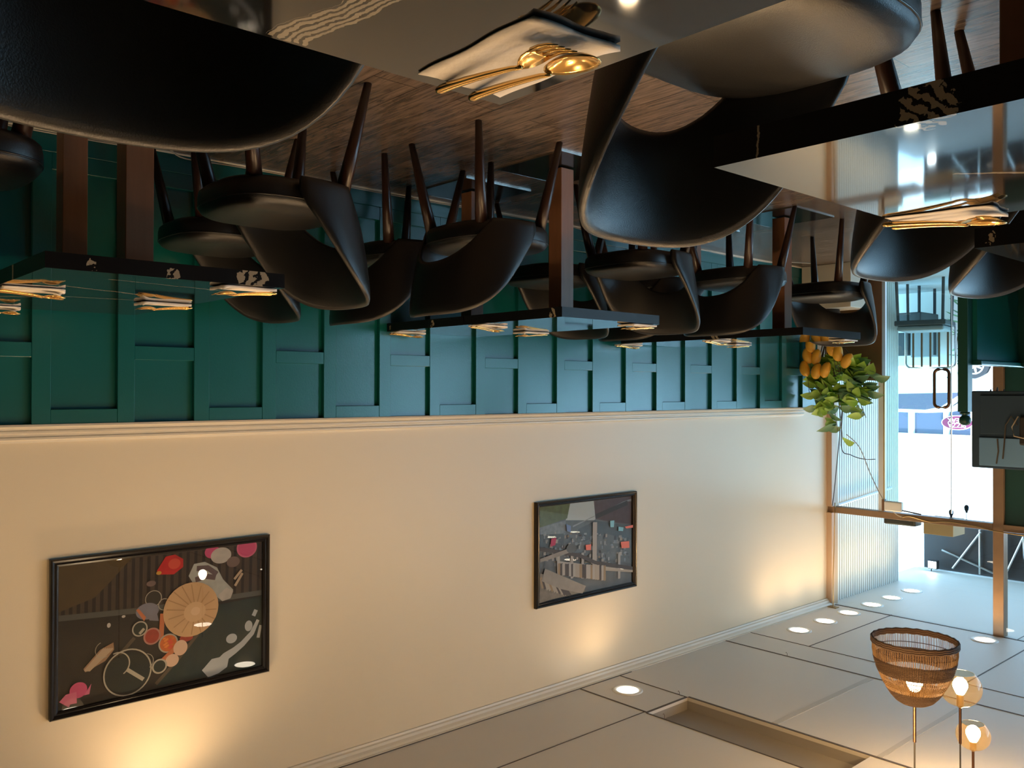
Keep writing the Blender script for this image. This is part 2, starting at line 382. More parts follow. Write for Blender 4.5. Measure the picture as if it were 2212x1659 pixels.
# ------------------------------------------------------------------ chairs
def make_chair():
    root = empty('dining_chair', (0, 0, 0))
    # seat cushion: rounded square, domed
    def sq(a, hx, hy, e=3.2):
        cx, sy = cos(a), sin(a)
        return hx * (abs(cx) ** (2 / e)) * (1 if cx >= 0 else -1), hy * (abs(sy) ** (2 / e)) * (1 if sy >= 0 else -1)
    n = 40; rs = []
    for k, z in ((.80, .372), (.93, .374), (.985, .386), (1.0, .405), (1.0, .432), (.985, .446), (.95, .458), (.88, .467), (.72, .475), (.5, .479), (.25, .481), (.05, .482)):
        ring = []
        for j in range(n):
            x, y = sq(2 * pi * j / n, .235 * k, .230 * k, 3.1); ring.append((x, y + .01, z))
        rs.append(ring)
    seat = MB().rings(rs).build('seat', M['vinyl'], root, smooth=True)
    pts = []
    for j in range(48):
        x, y = sq(2 * pi * j / 48, .234, .229, 3.1); pts.append((x, y + .01, .438))
    MB().tube(pts, .0028, 6, closed=True).build('piping', M['piping'], seat, smooth=True)
    # curved backrest shell that wraps round and runs down into the seat sides
    nphi = 44; ns = 18; phm = R(98); rs = []
    for i in range(nphi + 1):
        f_ = -1 + 2 * i / nphi; ph = phm * f_; a = abs(ph) / phm
        # upper rim height: straight fall along the arms, rounded plateau at the rear
        u = (1 - cos(ph)) / (1 - cos(phm))       # 0 rear .. 1 tip
        zt = .762 - .34 * u ** 1.85
        zb = max(.370, .536 - .166 * min(1, a / .58) ** 2.0)
        if zt - zb < .05: zt = zb + .05
        mid = (zt + zb) / 2; hh = (zt - zb) / 2
        hwx = .256; hwy = .256
        bx, by = sin(ph), -cos(ph)
        e = 2.3
        bx = abs(bx) ** (2 / e) * (1 if bx >= 0 else -1); by = abs(by) ** (2 / e) * (1 if by >= 0 else -1)
        nv = Vector((bx / hwx, by / hwy, 0)).normalized()
        th = .016 if a < .97 else .012
        ring = []
        for k in range(ns):
            t = 2 * pi * k / ns
            sx = cos(t); sz = sin(t)
            zz = mid + hh * (abs(sz) ** (.9)) * (1 if sz >= 0 else -1)
            flare = .055 * max(0, (zz - .42)) / .35 * (1 - .2 * a)
            off = th * (abs(sx) ** .75) * (1 if sx >= 0 else -1)
            ring.append((bx * hwx + nv.x * (off + flare), by * hwy + nv.y * (off + flare), zz))
        rs.append(ring)
    MB().rings(rs).build('backrest', M['vinyl'], root, smooth=True)
    for sx in (-1, 1):
        for sy in (-1, 1):
            MB().tube([(sx * .165, sy * .16, .385), (sx * .195, sy * .193, .2), (sx * .225, sy * .226, 0)], [.026, .021, .0135], 10).build('leg', M['walnut'], root, smooth=True)
    return root
proto = make_chair()
chairs = [
    # x, y, rotation (0 faces +Y), label, group
    (.80, .32, 90, 'black vinyl chair nearest the camera, its huge dark back filling the picture corner', 'chairs along the camera-side tables'),
    (.855, 1.36, 90, 'black vinyl chair with round seat showing between the two nearest marble tables', 'chairs along the camera-side tables'),
    (.79, 2.28, 90, 'black vinyl chair with curved back just beyond the napkin on the second marble table', 'chairs along the camera-side tables'),
    (.80, 2.92, 90, 'black vinyl chair in front of the green partition, a table corner over its seat', 'chairs along the camera-side tables'),
    (2.82, .43, 0, 'black vinyl chair by the green wall of which only a seat corner peeps in', 'chairs at the wall tables'),
    (2.80, 1.42, 180, 'black vinyl chair facing the camera at the nearest wall table, aisle side', 'chairs at the wall tables'),
    (3.58, 1.57, 180, 'black vinyl chair by the green wall, half hidden behind another at the nearest wall table', 'chairs at the wall tables'),
    (2.86, 2.42, 0, 'black vinyl chair with its back to the camera at the middle wall table, aisle side', 'chairs at the wall tables'),
    (3.52, 2.42, 0, 'black vinyl chair with its back to the camera at the middle wall table, wall side', 'chairs at the wall tables'),
    (2.90, 3.48, 180, 'black vinyl chair beyond the middle wall table, facing the camera, aisle side', 'chairs at the wall tables'),
    (3.52, 3.48, 180, 'black vinyl chair beyond the middle wall table, facing the camera, seat behind the lit pedestal', 'chairs at the wall tables'),
    (2.86, 4.335, 0, 'black vinyl chair with its back to the camera at the farthest wall table, aisle side', 'chairs at the wall tables'),
    (3.52, 4.335, 0, 'black vinyl chair with its back to the camera at the farthest wall table, wall side', 'chairs at the wall tables'),
    (2.86, 5.34, 180, 'black vinyl chair facing the camera beyond the farthest wall table, before the mango plant', 'chairs at the wall tables'),
]
for i, (x, y, rz, lb, g) in enumerate(chairs):
    o = proto if i == 0 else copy_tree(proto)
    o.location = (x, y, 0); o.rotation_euler = (0, 0, R(rz)); tag(o, lb, 'chair', g)

# ------------------------------------------------------------------ tables
def table(x0, x1, y0, y1, m, label, group):
    cx, cy = (x0 + x1) / 2, (y0 + y1) / 2
    t = empty('restaurant_table', (cx, cy, 0), 0, label, 'table', group)
    tm = B(x0 - cx, x1 - cx, y0 - cy, y1 - cy, .707, .75); tm.mi = [1, 0, 1, 1, 1, 1]
    tm.build('tabletop', [m, EDGE[m.name]], t)
    B(-.042, .042, -.042, .042, .012, .695).build('pedestal', M['ped'], t, bevel=.002, bseg=1)
    B(-.17, .17, -.17, .17, .695, .707).build('mounting_plate', M['black'], t)
    hp_ = .15 if group == gA else .22
    p_ = B(-hp_, hp_, -hp_, hp_, 0, .006).build('base_plate', M['plate'], t)
    r = MB()
    for s_ in (-1, 1): r.box(-hp_ - .0015, hp_ + .0015, s_ * hp_, s_ * (hp_ + .0015), 0, .0065); r.box(s_ * hp_, s_ * (hp_ + .0015), -hp_, hp_, 0, .0065)
    r.build('plate_edge', M['steel'], p_)
    return t
T = .66
gA = 'marble tables by the camera'; gW = 'marble tables along the green wall'
mA1 = marble_mat('black_marble_1', lines=[(.3, .40, .712, .372, .017, .0068), (.05, .40, .3, .385, .008, .008), (.53, .46, .59, .545, 0.0, 0)])
mA2 = marble_mat('black_marble_2', lines=[(.5, 1.3, .05, 1.75, .004, 0), (.64, 1.02, .645, 1.03, .0015, 0)], spots=[(.424, 1.02, .735, .034, .013)])
mA3 = marble_mat('black_marble_3', lines=[(.3, 2.2, .6, 2.6, .003, 0)], spots=[(.70, 2.01, .73, .012, .01)])
mW1 = marble_mat('black_marble_4', lines=[(2.77, .55, 2.99, 1.10, .006, 0), (3.45, .55, 3.18, .86, .006, 0), (3.18, .86, 3.12, 1.25, .005, 0), (2.60, .8, 2.66, 1.2, .003, 0)],
                 spots=[(2.456, 1.165, .727, .05, .022), (2.456, .718, .733, .016, .02), (2.456, .93, .735, .018, .02)])
mW2 = marble_mat('black_marble_5', lines=[(2.8, 3.0, 3.5, 2.9, .002, 0)], spots=[(2.66, 2.627, .733, .02, .018), (3.51, 2.627, .735, .02, .02), (3.88, 2.627, .73, .012, .01)])
mW3 = marble_mat('black_marble_6', spots=[(2.456, 4.9, .733, .03, .02), (3.1, 4.447, .735, .03, .02)])
table(.713 - .63, .713, .624 - T, .624, mA1, 'nearest black marble table with a banded pale vein and a napkin over its corner', gA)
table(.713 - .63, .713, 1.02, 1.65, mA2, 'second nearest black marble table, its polished top mirroring the shop front', gA)
table(.735 - T, .735, 2.014, 2.66, mA3, 'third black marble table from the camera, only a corner showing beyond the folded napkin', gA)
table(.735 - T, .735, 3.0, 3.66, mA3, 'fourth black marble table along the camera side, hidden behind the third', gA)
def pair(x0, y0, y1, m, l1, l2):
    table(x0, x0 + T, y0, y1, m, l1, gW); table(x0 + T + .006, x0 + 2 * T + .006, y0, y1, m, l2, gW)
pair(2.456, .605, 1.273, mW1, 'dark marble wall table nearest the camera, aisle half of the pushed-together pair', 'dark marble wall table nearest the camera, half against the green panelling')
pair(2.60, 2.627, 3.28, mW2, 'middle marble wall table, aisle half with its pedestal lit tan', 'middle marble wall table, half against the green panelling')
pair(2.52, 4.447, 5.12, mW3, 'farthest marble wall table, aisle half in front of the mango plant', 'farthest marble wall table, half against the green panelling')

# ------------------------------------------------------------------ napkins and cutlery
def make_napkin():
    nx, ny = 18, 10; top = []; bot = []
    rnd = random.Random(3)
    m = MB()
    lx, ly = .172, .10
    def zf(u, v):
        e = .0019 + .0003 * sin(7 * u + 3 * v) + .0003 * sin(13 * v + 5 * u) + .003 * max(0, (u - .85) / .15) ** 2
        return e + .002 * max(0, (.12 - v) / .12) ** 2
    V = []
    for j in range(ny + 1):
        for i in range(nx + 1):
            u, v = i / nx, j / ny
            jx = .0015 * sin(9 * v + 1) * (1 if i in (0, nx) else 0); jy = .0015 * sin(11 * u) * (1 if j in (0, ny) else 0)
            V.append((lx * (u - .5) + jx, ly * (v - .5) + jy, zf(u, v)))
    nb = len(V); V2 = [(x, y, max(.0002, z * .22)) for x, y, z in V]
    Fs = []
    for j in range(ny):
        for i in range(nx):
            a = j * (nx + 1) + i; Fs.append((a, a + 1, a + nx + 2, a + nx + 1)); Fs.append((nb + a, nb + a + nx + 1, nb + a + nx + 2, nb + a + 1))
    for i in range(nx):
        a = i; Fs.append((a, nb + a, nb + a + 1, a + 1)); a = ny * (nx + 1) + i; Fs.append((a, a + 1, nb + a + 1, nb + a))
    for j in range(ny):
        a = j * (nx + 1); Fs.append((a, a + nx + 1, nb + a + nx + 1, nb + a)); a = a + nx; Fs.append((a, nb + a, nb + a + nx + 1, a + nx + 1))
    m.add(V + V2, Fs); return m.build('napkin', M['napkin'], smooth=True)
def handle_pts(n=18):
    P_ = []; r_ = []
    for i in range(n + 1):
        u = i / n; x = -.088 + .108 * u
        P_.append((x, 0, .0062 + .0095 * u ** 1.5)); r_.append((.0046 - .0022 * u) if i else .0034)
    P_.insert(0, (-.0902, 0, .0062)); r_.insert(0, .0014)
    P_ += [(.027, 0, .0172), (.033, 0, .0176)]; r_ += [.0022, .0020]
    return P_, r_
def make_spoon():
    m = MB(); P_, r_ = handle_pts(); m.tube(P_, r_, 12)
    nu, nv = 24, 9; top = []; Fs = []
    for j in range(nv + 1):
        for i in range(nu):
            r = j / nv; a = 2 * pi * i / nu
            top.append((.060 + .030 * r * cos(a), .0185 * r * sin(a) * (1 + .10 * cos(a)), .0192 + .0022 * cos(a) * r - .0088 * (1 - r * r)))
    nb = len(top); bot = [(x, y, z - .0013) for x, y, z in top]
    for j in range(nv):
        for i in range(nu):
            a, b_ = j * nu + i, j * nu + (i + 1) % nu
            Fs.append((a, a + nu, b_ + nu, b_)); Fs.append((nb + a, nb + b_, nb + b_ + nu, nb + a + nu))
    for i in range(nu):
        a, b_ = nv * nu + i, nv * nu + (i + 1) % nu; Fs.append((a, nb + a, nb + b_, b_))
    m.add(top + bot, Fs); return m.build('spoon', M['gold'], smooth=True)
def make_fork():
    m = MB(); P_, r_ = handle_pts(); m.tube(P_, r_, 12)
    rs = []
    for x, hw, z in ((.030, .0024, .0176), (.035, .0062, .0172), (.040, .0098, .0162), (.046, .0120, .0148), (.053, .0122, .0138), (.058, .0122, .0136)):
        rs.append([(x, -hw, z + .0012), (x, -hw / 2, z), (x, hw / 2, z), (x, hw, z + .0012), (x, hw, z), (x, hw / 2, z - .0013), (x, -hw / 2, z - .0013), (x, -hw, z)])
    m.rings(rs)
    for k in range(4):
        y = -.0107 + .00713 * k
        m.tube([(.057, y, .0134), (.067, y, .0136), (.077, y, .0152), (.089, y * .97, .0192)], [.0019, .0017, .0014, .0007], 6)
    return m.build('fork', M['gold'], smooth=True)
nap0, sp0, fk0 = make_napkin(), make_spoon(), make_fork()
ZT = .7503
sets = [  # x, y, rotation of handle->head axis, description
    (.604, .546, 180, 'over the corner of the nearest marble table', 3),
    (.630, 1.595, 178, 'at the far edge of the second marble table', -4),
    (2.52, 1.17, -90, 'at the aisle edge of the nearest wall table', 0),
    (3.18, 1.17, -90, 'mid length on the nearest wall table, window side', 0),
    (2.99, .70, 90, 'at the dark end of the nearest wall table', 4),
    (3.73, .74, 90, 'against the green wall on the nearest wall table', 0),
    (3.19, 2.72, 90, 'mid length on the middle wall table, camera side', -5),
    (3.87, 2.73, 90, 'against the green wall on the middle wall table', 5),
    (3.40, 3.20, -90, 'mid length on the middle wall table, window side', 3),
    (2.66, 3.19, -90, 'at the aisle edge of the middle wall table', 0),
    (3.86, 4.54, 90, 'against the green wall on the farthest wall table', 5),
    (3.16, 4.55, 90, 'mid length on the farthest wall table, camera side', -3),
    (3.32, 5.02, -90, 'mid length on the farthest wall table, window side', 3),
    (2.58, 5.02, -90, 'at the aisle edge of the farthest wall table', 0),
]
for i, (x, y, a, ds, tw) in enumerate(sets):
    rz = R(a + tw); ca, sa = cos(rz), sin(rz)
    if i == 0: n_, s_, f_ = nap0, sp0, fk0
    else:
        n_, s_, f_ = nap0.copy(), sp0.copy(), fk0.copy()
        for o in (n_, s_, f_): COL.objects.link(o)
    n_.scale = (1, 1, 1 if i < 2 else 2.6); n_.location = (x, y, ZT); n_.rotation_euler = (0, 0, rz)
    tag(n_, 'white napkin ' + ds, 'napkin', 'folded napkins on the tables')
    for o, dy, dd in ((s_, -.018, 0), (f_, .016, .0)):
        dx = -.003 if o is s_ else -.006
        o.location = (x + ca * dx - sa * dy, y + sa * dx + ca * dy, ZT + (.0005 if i < 2 else .0062)); o.scale = (1.07, 1.07, 1.07); o.rotation_euler = (0, 0, rz + (R(2) if o is s_ else R(-1)))
    tag(s_, 'gold spoon on the napkin ' + ds, 'spoon', 'gold spoons on the napkins')
    tag(f_, 'gold fork on the napkin ' + ds, 'fork', 'gold forks on the napkins')

# ------------------------------------------------------------------ pictures on the wall
def frame_root(y0, y1, z0, z1, label):
    cy, cz = (y0 + y1) / 2, (z0 + z1) / 2
    t = empty('framed_picture', (XW, cy, cz), 0, label, 'picture', 'framed photographs on the cream wall')
    hw, hh = (y1 - y0) / 2, (z1 - z0) / 2
    pr = [(0, 0), (-.022, 0), (-.030, .006), (-.026, .013), (-.020, .018), (-.022, .024), (-.016, .032), (-.006, .034), (0, .034)]  # (x, inset)
    rs = []
    for sy, sz in ((-1, -1), (1, -1), (1, 1), (-1, 1)):
        rs.append([(x, sy * (hw - i_), sz * (hh - i_)) for x, i_ in pr])
    f = MB().rings(rs, cap=False, closed=True).build('frame', M['frame'], t)
    g = B(-.0105, -.0095, -hw + .03, hw - .03, -hh + .03, hh - .03).build('picture_glass', M['pglass'], t)
    return t, hw - .032, hh - .032
def flatmat(name, col, var=0, vs=20): return mat('print_' + name, col, .5, var=var, vscale=vs, spec=.2)
class Art:
    """flat artwork laid on the print, in units of the picture: u 0..1 along the wall (near to far), v 0..1 upward"""
    def __init__(s, root, hw, hh): s.root, s.hw, s.hh = root, hw, hh; s.layer = 0; s.items = {}
    def P(s, u, v, d): return (-.002 - d, -s.hw + 2 * s.hw * u, -s.hh + 2 * s.hh * v)
    def poly(s, key, pts):
        s.layer += 1; d = .00006 * s.layer
        m = s.items.setdefault(key, MB()); pts = [(min(1, max(0, u)), min(1, max(0, v))) for u, v in pts]
        m.add([s.P(u, v, d) for u, v in pts], [tuple(range(len(pts)))])
    def ell(s, key, u, v, ru, rv, n=28, a0=0, a1=360, rot=0):
        pts = []
        for k in range(n):
            a = R(a0 + (a1 - a0) * k / n); x, y = ru * cos(a), rv * sin(a)
            pts.append((u + x * cos(rot) - y * sin(rot), v + x * sin(rot) + y * cos(rot)))
        s.poly(key, pts)
    def ring(s, key, u, v, ru, rv, w, n=36, a0=0, a1=360):
        s.layer += 1; d = .00006 * s.layer; m = s.items.setdefault(key, MB()); V = []; Fs = []
        for k in range(n + 1):
            a = R(a0 + (a1 - a0) * k / n); V += [s.P(u + ru * cos(a), v + rv * sin(a), d), s.P(u + (ru - w) * cos(a), v + (rv - w * 1.45) * sin(a), d)]
            if k: i = 2 * k; Fs.append((i - 2, i, i + 1, i - 1))
        m.add(V, Fs)
    def strip(s, key, pts, w):
        s.layer += 1; d = .00006 * s.layer; m = s.items.setdefault(key, MB()); V = []; Fs = []
        for k, (u, v) in enumerate(pts):
            a = pts[max(0, k - 1)]; b_ = pts[min(len(pts) - 1, k + 1)]; dx, dy = (b_[0] - a[0]) * s.hw, (b_[1] - a[1]) * s.hh; ln = math.hypot(dx, dy) or 1
            ww = w[k] if isinstance(w, (list, tuple)) else w
            nx_, ny_ = -dy / ln * ww / s.hw, dx / ln * ww / s.hh
            V += [s.P(min(1, max(0, u + nx_)), min(1, max(0, v + ny_)), d), s.P(min(1, max(0, u - nx_)), min(1, max(0, v - ny_)), d)]
            if k: i = 2 * k; Fs.append((i - 2, i, i + 1, i - 1))
        m.add(V, Fs)
    def finish(s, mats, base):
        b_ = B(-.0018, -.0005, -s.hw, s.hw, -s.hh, s.hh).build('print', base, s.root)
        allm = MB(); ml = []
        for i, (k, m) in enumerate(s.items.items()):
            allm.cur = i; allm.add(m.v, m.f); ml.append(mats[k])
        allm.build('printed_image', ml, b_)
def homog(src):
    """maps a quadrilateral (4 corners for uv 00,10,11,01) to uv"""
    import numpy as np
    A = []; bb = []
    for (x, y), (u, v) in zip(src, ((0, 0), (1, 0), (1, 1), (0, 1))):
        A.append([x, y, 1, 0, 0, 0, -u * x, -u * y]); bb.append(u); A.append([0, 0, 0, x, y, 1, -v * x, -v * y]); bb.append(v)
    h_ = np.linalg.solve(np.array(A, float), np.array(bb, float))
    return lambda x, y: ((h_[0] * x + h_[1] * y + h_[2]) / (h_[6] * x + h_[7] * y + 1), (h_[3] * x + h_[4] * y + h_[5]) / (h_[6] * x + h_[7] * y + 1))
# picture one: boat seen from above with a straw hat and bowls
t1, hw, hh = frame_root(.994, 1.962, 1.762, 2.424, 'large framed photo of a straw hat and bowls on a boat, the nearer picture')
A1 = Art(t1, hw, hh); q = homog(((245, 345), (1762, 190), (1762, 1125), (240, 1450)))
def Q(pts): return [q(*p_) for p_ in pts]
def E1(key, x, y, r, ry=None, **k):
    u, v = q(x, y); u2, _ = q(x + r, y); _, v2 = q(x, y + (ry or r)); A1.ell(key, u, v, abs(u2 - u), abs(v2 - v), **k)
def R1(key, x, y, r, w_=.008, **k):
    u, v = q(x, y); u2, _ = q(x + r, y); _, v2 = q(x, y + r); A1.ring(key, u, v, abs(u2 - u), abs(v2 - v), w_, **k)
A1.poly('deck', Q([(245, 345), (1762, 190), (1762, 560), (900, 690), (245, 745)]))
for k in range(26):
    x = 290 + k * 58; yb = 740 - (x - 245) * .118; yt = 350 - (x - 245) * .1
    A1.strip('deckline', Q([(x, yt + 4), (x - 6, yb)]), .0035)
A1.strip('rail', Q([(245, 745), (900, 690), (1762, 575)]), .006)
A1.poly('lightbeam', Q([(245, 350), (800, 292), (640, 470), (520, 590), (245, 700)]))
A1.poly('water', Q([(1450, 660), (1762, 600), (1762, 1125), (980, 1270), (1100, 1120), (1280, 900)]))
A1.strip('plank', Q([(980, 1255), (1150, 1060), (1290, 880)]), .004); A1.strip('plank', Q([(640, 1100), (760, 970), (820, 900)]), .004)
A1.strip('foam', Q([(1345, 1190), (1420, 1125), (1480, 1095), (1500, 1050), (1560, 1010), (1620, 960), (1690, 880), (1735, 780)]), [.014, .02, .016, .01, .008, .007, .006, .004])
E1('foam', 1540, 918, 40, 36); E1('foam', 1665, 825, 28, 40); A1.strip('foam', Q([(1700, 750), (1720, 705)]), .005); A1.strip('foam', Q([(1735, 915), (1755, 820)]), .004)
E1('pink', 1650, 235, 72, 72); R1('pinkl', 1650, 235, 74, .008); E1('pink', 1395, 262, 55, 48); E1('pale', 1460, 290, 75, 60); E1('pale2', 1550, 340, 48, 40)
A1.poly('redc', Q([(985, 395), (1050, 290), (1120, 275), (1180, 310), (1180, 370), (1110, 425), (1040, 425), (1000, 425)])); E1('redl', 1115, 345, 45, 40); E1('gold', 1000, 412, 20, 14)
A1.poly('cloth', Q([(1220, 440), (1260, 350), (1340, 335), (1430, 380), (1475, 470), (1550, 550), (1530, 610), (1470, 635), (1380, 560), (1250, 490)]))
A1.strip('clothl', Q([(1280, 385), (1360, 380), (1430, 430)]), .006); A1.strip('clothl', Q([(1270, 470), (1350, 445), (1420, 455)]), .006); A1.poly('pale', Q([(1440, 590), (1500, 530), (1550, 560), (1530, 615), (1470, 635)]))
E1('ringf', 960, 605, 60); R1('ringl', 960, 605, 62, .004); R1('ringl', 1040, 650, 45, .004); E1('shirt', 915, 700, 85, 62); A1.poly('skin', Q([(830, 690), (850, 680), (905, 745), (890, 775)])); A1.poly('shirt', Q([(900, 660), (980, 690), (1000, 775), (930, 770)]))
A1.poly('skin', Q([(1010, 720), (1045, 720), (1035, 900), (1010, 940), (1000, 880)]))
E1('redb', 950, 890, 62, 58); R1('ringp', 950, 890, 64, .008); E1('orange', 1070, 945, 68, 68); R1('ringl', 1070, 945, 72, .007); E1('redb', 1205, 905, 50, 30)
for k in range(14): E1('redl' if k % 2 else 'orange2', 1040 + (k * 37) % 70, 910 + (k * 23) % 75, 12, 7)
R1('ringl', 858, 832, 58, .01); E1('dk', 858, 832, 48); A1.strip('ringl', Q([(855, 870), (890, 830)]), .003)
A1.poly('skin', Q([(1005, 1075), (1130, 950), (1150, 985), (1030, 1085)])); E1('eggs', 1160, 980, 52, 58); E1('eggs', 1098, 1075, 50, 48)
R1('ringl', 1005, 1118, 56, .012); E1('dk', 1005, 1118, 44)
E1('hat', 1240, 692, 200, 205)
for k in range(16):
    a = 2 * pi * k / 16; A1.strip('hatl', Q([(1270, 700), (1240 + 185 * cos(a), 692 + 190 * sin(a))]), .0012)
E1('hat2', 1265, 710, 80, 75); E1('hat3', 1270, 705, 34, 32)
E1('bowl', 768, 1160, 172, 150); R1('ringl', 768, 1160, 178, .007); R1('ringl', 690, 1100, 95, .006, a0=-110, a1=60); A1.strip('ringl', Q([(765, 1140), (885, 1215)]), .004); R1('ringl', 900, 1080, 60, .003, a0=-80, a1=60)
A1.poly('sticks', Q([(435, 1130), (560, 985), (660, 930), (665, 985), (600, 1070), (450, 1155)]))
for k in range(5): A1.strip('stickl', Q([(445 + 8 * k, 1145), (590 + 16 * k, 975)]), .002)
R1('ringl', 585, 985, 62, .003, a0=60, a1=250); E1('pink', 398, 1290, 66, 60); A1.poly('pinkl', Q([(440, 1330), (495, 1240), (480, 1320)])); A1.strip('pinkl', Q([(290, 1400), (320, 1360), (385, 1345)]), .012)
E1('pale2', 940, 490, 35, 22); E1('pale', 735, 735, 14, 10); E1('pale', 625, 800, 14, 18); A1.strip('stickl', Q([(1555, 470), (1610, 400)]), .003); A1.strip('stickl', Q([(1560, 520), (1615, 425)]), .003)
A1.finish(dict(deck=flatmat('deck', (.075, .05, .035), .3), deckline=flatmat('deckline', (.03, .02, .015)), rail=flatmat('rail', (.10, .10, .09)), lightbeam=flatmat('beam', (.10, .066, .03), .2),
    water=flatmat('water', (.022, .035, .032), .3), plank=flatmat('plank', (.10, .075, .05)), foam=flatmat('foam', (.45, .47, .5)), pink=flatmat('pink', (.6, .08, .2), .2), pinkl=flatmat('pinkl', (.65, .14, .25)),
    pale=flatmat('pale', (.5, .45, .42), .3), pale2=flatmat('pale2', (.2, .13, .11), .3), redc=flatmat('redc', (.55, .02, .02), .3), redl=flatmat('redl', (.7, .09, .05)), gold=flatmat('goldc', (.6, .33, .05)),
    cloth=flatmat('cloth', (.42, .42, .4), .3), clothl=flatmat('clothl', (.13, .09, .1)), ringf=flatmat('ringf', (.05, .04, .03)), ringl=flatmat('ringl', (.42, .37, .3)), ringp=flatmat('ringp', (.45, .2, .16)), shirt=flatmat('shirt', (.22, .21, .26), .3),
    skin=flatmat('skin', (.55, .17, .07)), redb=flatmat('redb', (.35, .05, .03), .4, 60), orange=flatmat('orangec', (.6, .14, .03), .4, 60), orange2=flatmat('orange2', (.8, .25, .05)), dk=flatmat('dk', (.03, .035, .028)), eggs=flatmat('eggs', (.68, .45, .33)),
    hat=flatmat('hat', (.62, .38, .2), .15, 8), hatl=flatmat('hatl', (.46, .27, .13)), hat2=flatmat('hat2', (.68, .43, .24)), hat3=flatmat('hat3', (.75, .5, .3)), bowl=flatmat('bowl', (.02, .024, .02)), sticks=flatmat('sticks', (.34, .2, .12)), stickl=flatmat('stickl', (.5, .36, .25))),
    flatmat('base', (.032, .024, .018), .5, 5))
# picture two: riverside stilt houses
t2, hw, hh = frame_root(3.743, 4.703, 1.76, 2.421, 'smaller-looking framed photo of grey riverside stilt houses, the picture farther along the wall')
A1 = Art(t2, hw, hh); q = homog(((248, 392), (1283, 268), (1300, 1230), (262, 1470)))
A1.poly('sky', Q([(590, 355), (868, 325), (890, 530), (870, 540), (560, 540)])); A1.poly('green', Q([(248, 392), (605, 355), (575, 520), (262, 625)])); A1.poly('roof', Q([(868, 325), (1283, 268), (1290, 600), (890, 530)]))
A1.poly('rooflit', Q([(640, 620), (1200, 330), (1283, 330), (1283, 300), (900, 480), (640, 600)])); A1.strip('dkl', Q([(890, 500), (1240, 345)]), .008); A1.poly('dkh', Q([(700, 640), (890, 545), (1285, 600), (1290, 760), (1000, 690), (760, 780), (700, 740)]))
A1.poly('trees', Q([(262, 625), (560, 540), (560, 700), (262, 760)])); A1.poly('dkh', Q([(262, 700), (540, 690), (540, 850), (262, 860)]))
rr_ = random.Random(5)
for k in range(190):
    x = 300 + rr_.random() * 950; y = 670 + rr_.random() * 360; w1 = 6 + rr_.random() * 26; h1 = 6 + rr_.random() * 36
    A1.poly(rr_.choice(['h1', 'h2', 'dkh', 'h2', 'trees', 'trees', 'dkl', 'h3']), Q([(x, y), (x + w1, y - 3), (x + w1, y + h1), (x, y + h1)]))
for x in (470, 620, 740, 860, 880, 1145): A1.strip('h1', Q([(x, 560 if x in (860, 880) else 900), (x + 4, 1190)]), .006)
A1.strip('dkl', Q([(262, 860), (700, 930), (880, 1010), (1298, 1075)]), .006); A1.strip('h1', Q([(480, 1010), (1150, 1090)]), .004); A1.strip('h2', Q([(890, 1080), (1298, 1105)]), .004)
for k in range(22):
    x = 480 + k * 24; A1.strip(rr_.choice(['h1', 'dkl', 'h2', 'dkl', 'h3']), Q([(x, 1020 + k), (x + 3, 1150 + 3 * k)]), .003 + rr_.random() * .004)
A1.poly('red', Q([(770, 815), (830, 805), (828, 870), (775, 872)])); A1.poly('red', Q([(1158, 780), (1250, 770), (1255, 845), (1168, 850)])); A1.poly('cyan', Q([(1035, 545), (1082, 540), (1078, 615), (1040, 615)])); A1.poly('cyan', Q([(1130, 610), (1185, 618), (1180, 660), (1130, 655)])); A1.poly('pinkr', Q([(385, 745), (442, 730), (430, 815), (375, 835)]))
A1.poly('blue', Q([(550, 580), (600, 600), (600, 670), (560, 660)])); A1.poly('red', Q([(1200, 610), (1288, 590), (1288, 620), (1215, 630)]))
A1.poly('boat', Q([(262, 970), (560, 860), (640, 880), (480, 940), (262, 1010)])); A1.ell('dkh', *q(610, 850), .05, .05); A1.poly('bank', Q([(262, 1130), (420, 1190), (780, 1330), (420, 1420), (262, 1470)]))
for k in range(12): A1.strip(rr_.choice(['h2', 'dkl', 'h3']), Q([(270 + k * 26, 1180 + k * 12), (300 + k * 28, 1300 + k * 8)]), .006)
A1.strip('boat', Q([(300, 1150), (520, 1240), (760, 1340)]), .02)
A1.finish(dict(sky=flatmat('sky2', (0.561, 0.595, 0.594)), green=flatmat('green2', (0.153, 0.170, 0.066), .4, 30), roof=flatmat('roof2', (0.145, 0.102, 0.099), .3), rooflit=flatmat('rooflit', (0.340, 0.340, 0.330), .2), dkl=flatmat('dkl2', (0.085, 0.076, 0.074)), dkh=flatmat('dkh2', (0.119, 0.128, 0.132), .3),
    trees=flatmat('trees2', (0.255, 0.272, 0.281), .5, 40), h1=flatmat('h12', (.36, .34, .32)), h2=flatmat('h22', (0.340, 0.306, 0.264)), h3=flatmat('h32', (.28, .21, .14)), red=flatmat('red2', (0.765, 0.204, 0.148)), cyan=flatmat('cyan2', (0.255, 0.510, 0.594)), pinkr=flatmat('pinkr2', (0.425, 0.068, 0.132)), blue=flatmat('blue2', (0.170, 0.238, 0.412)), boat=flatmat('boat2', (.27, .25, .23), .2), bank=flatmat('bank2', (0.187, 0.170, 0.148), .5, 30)),
    flatmat('base2', (0.170, 0.170, 0.165), .4, 14))

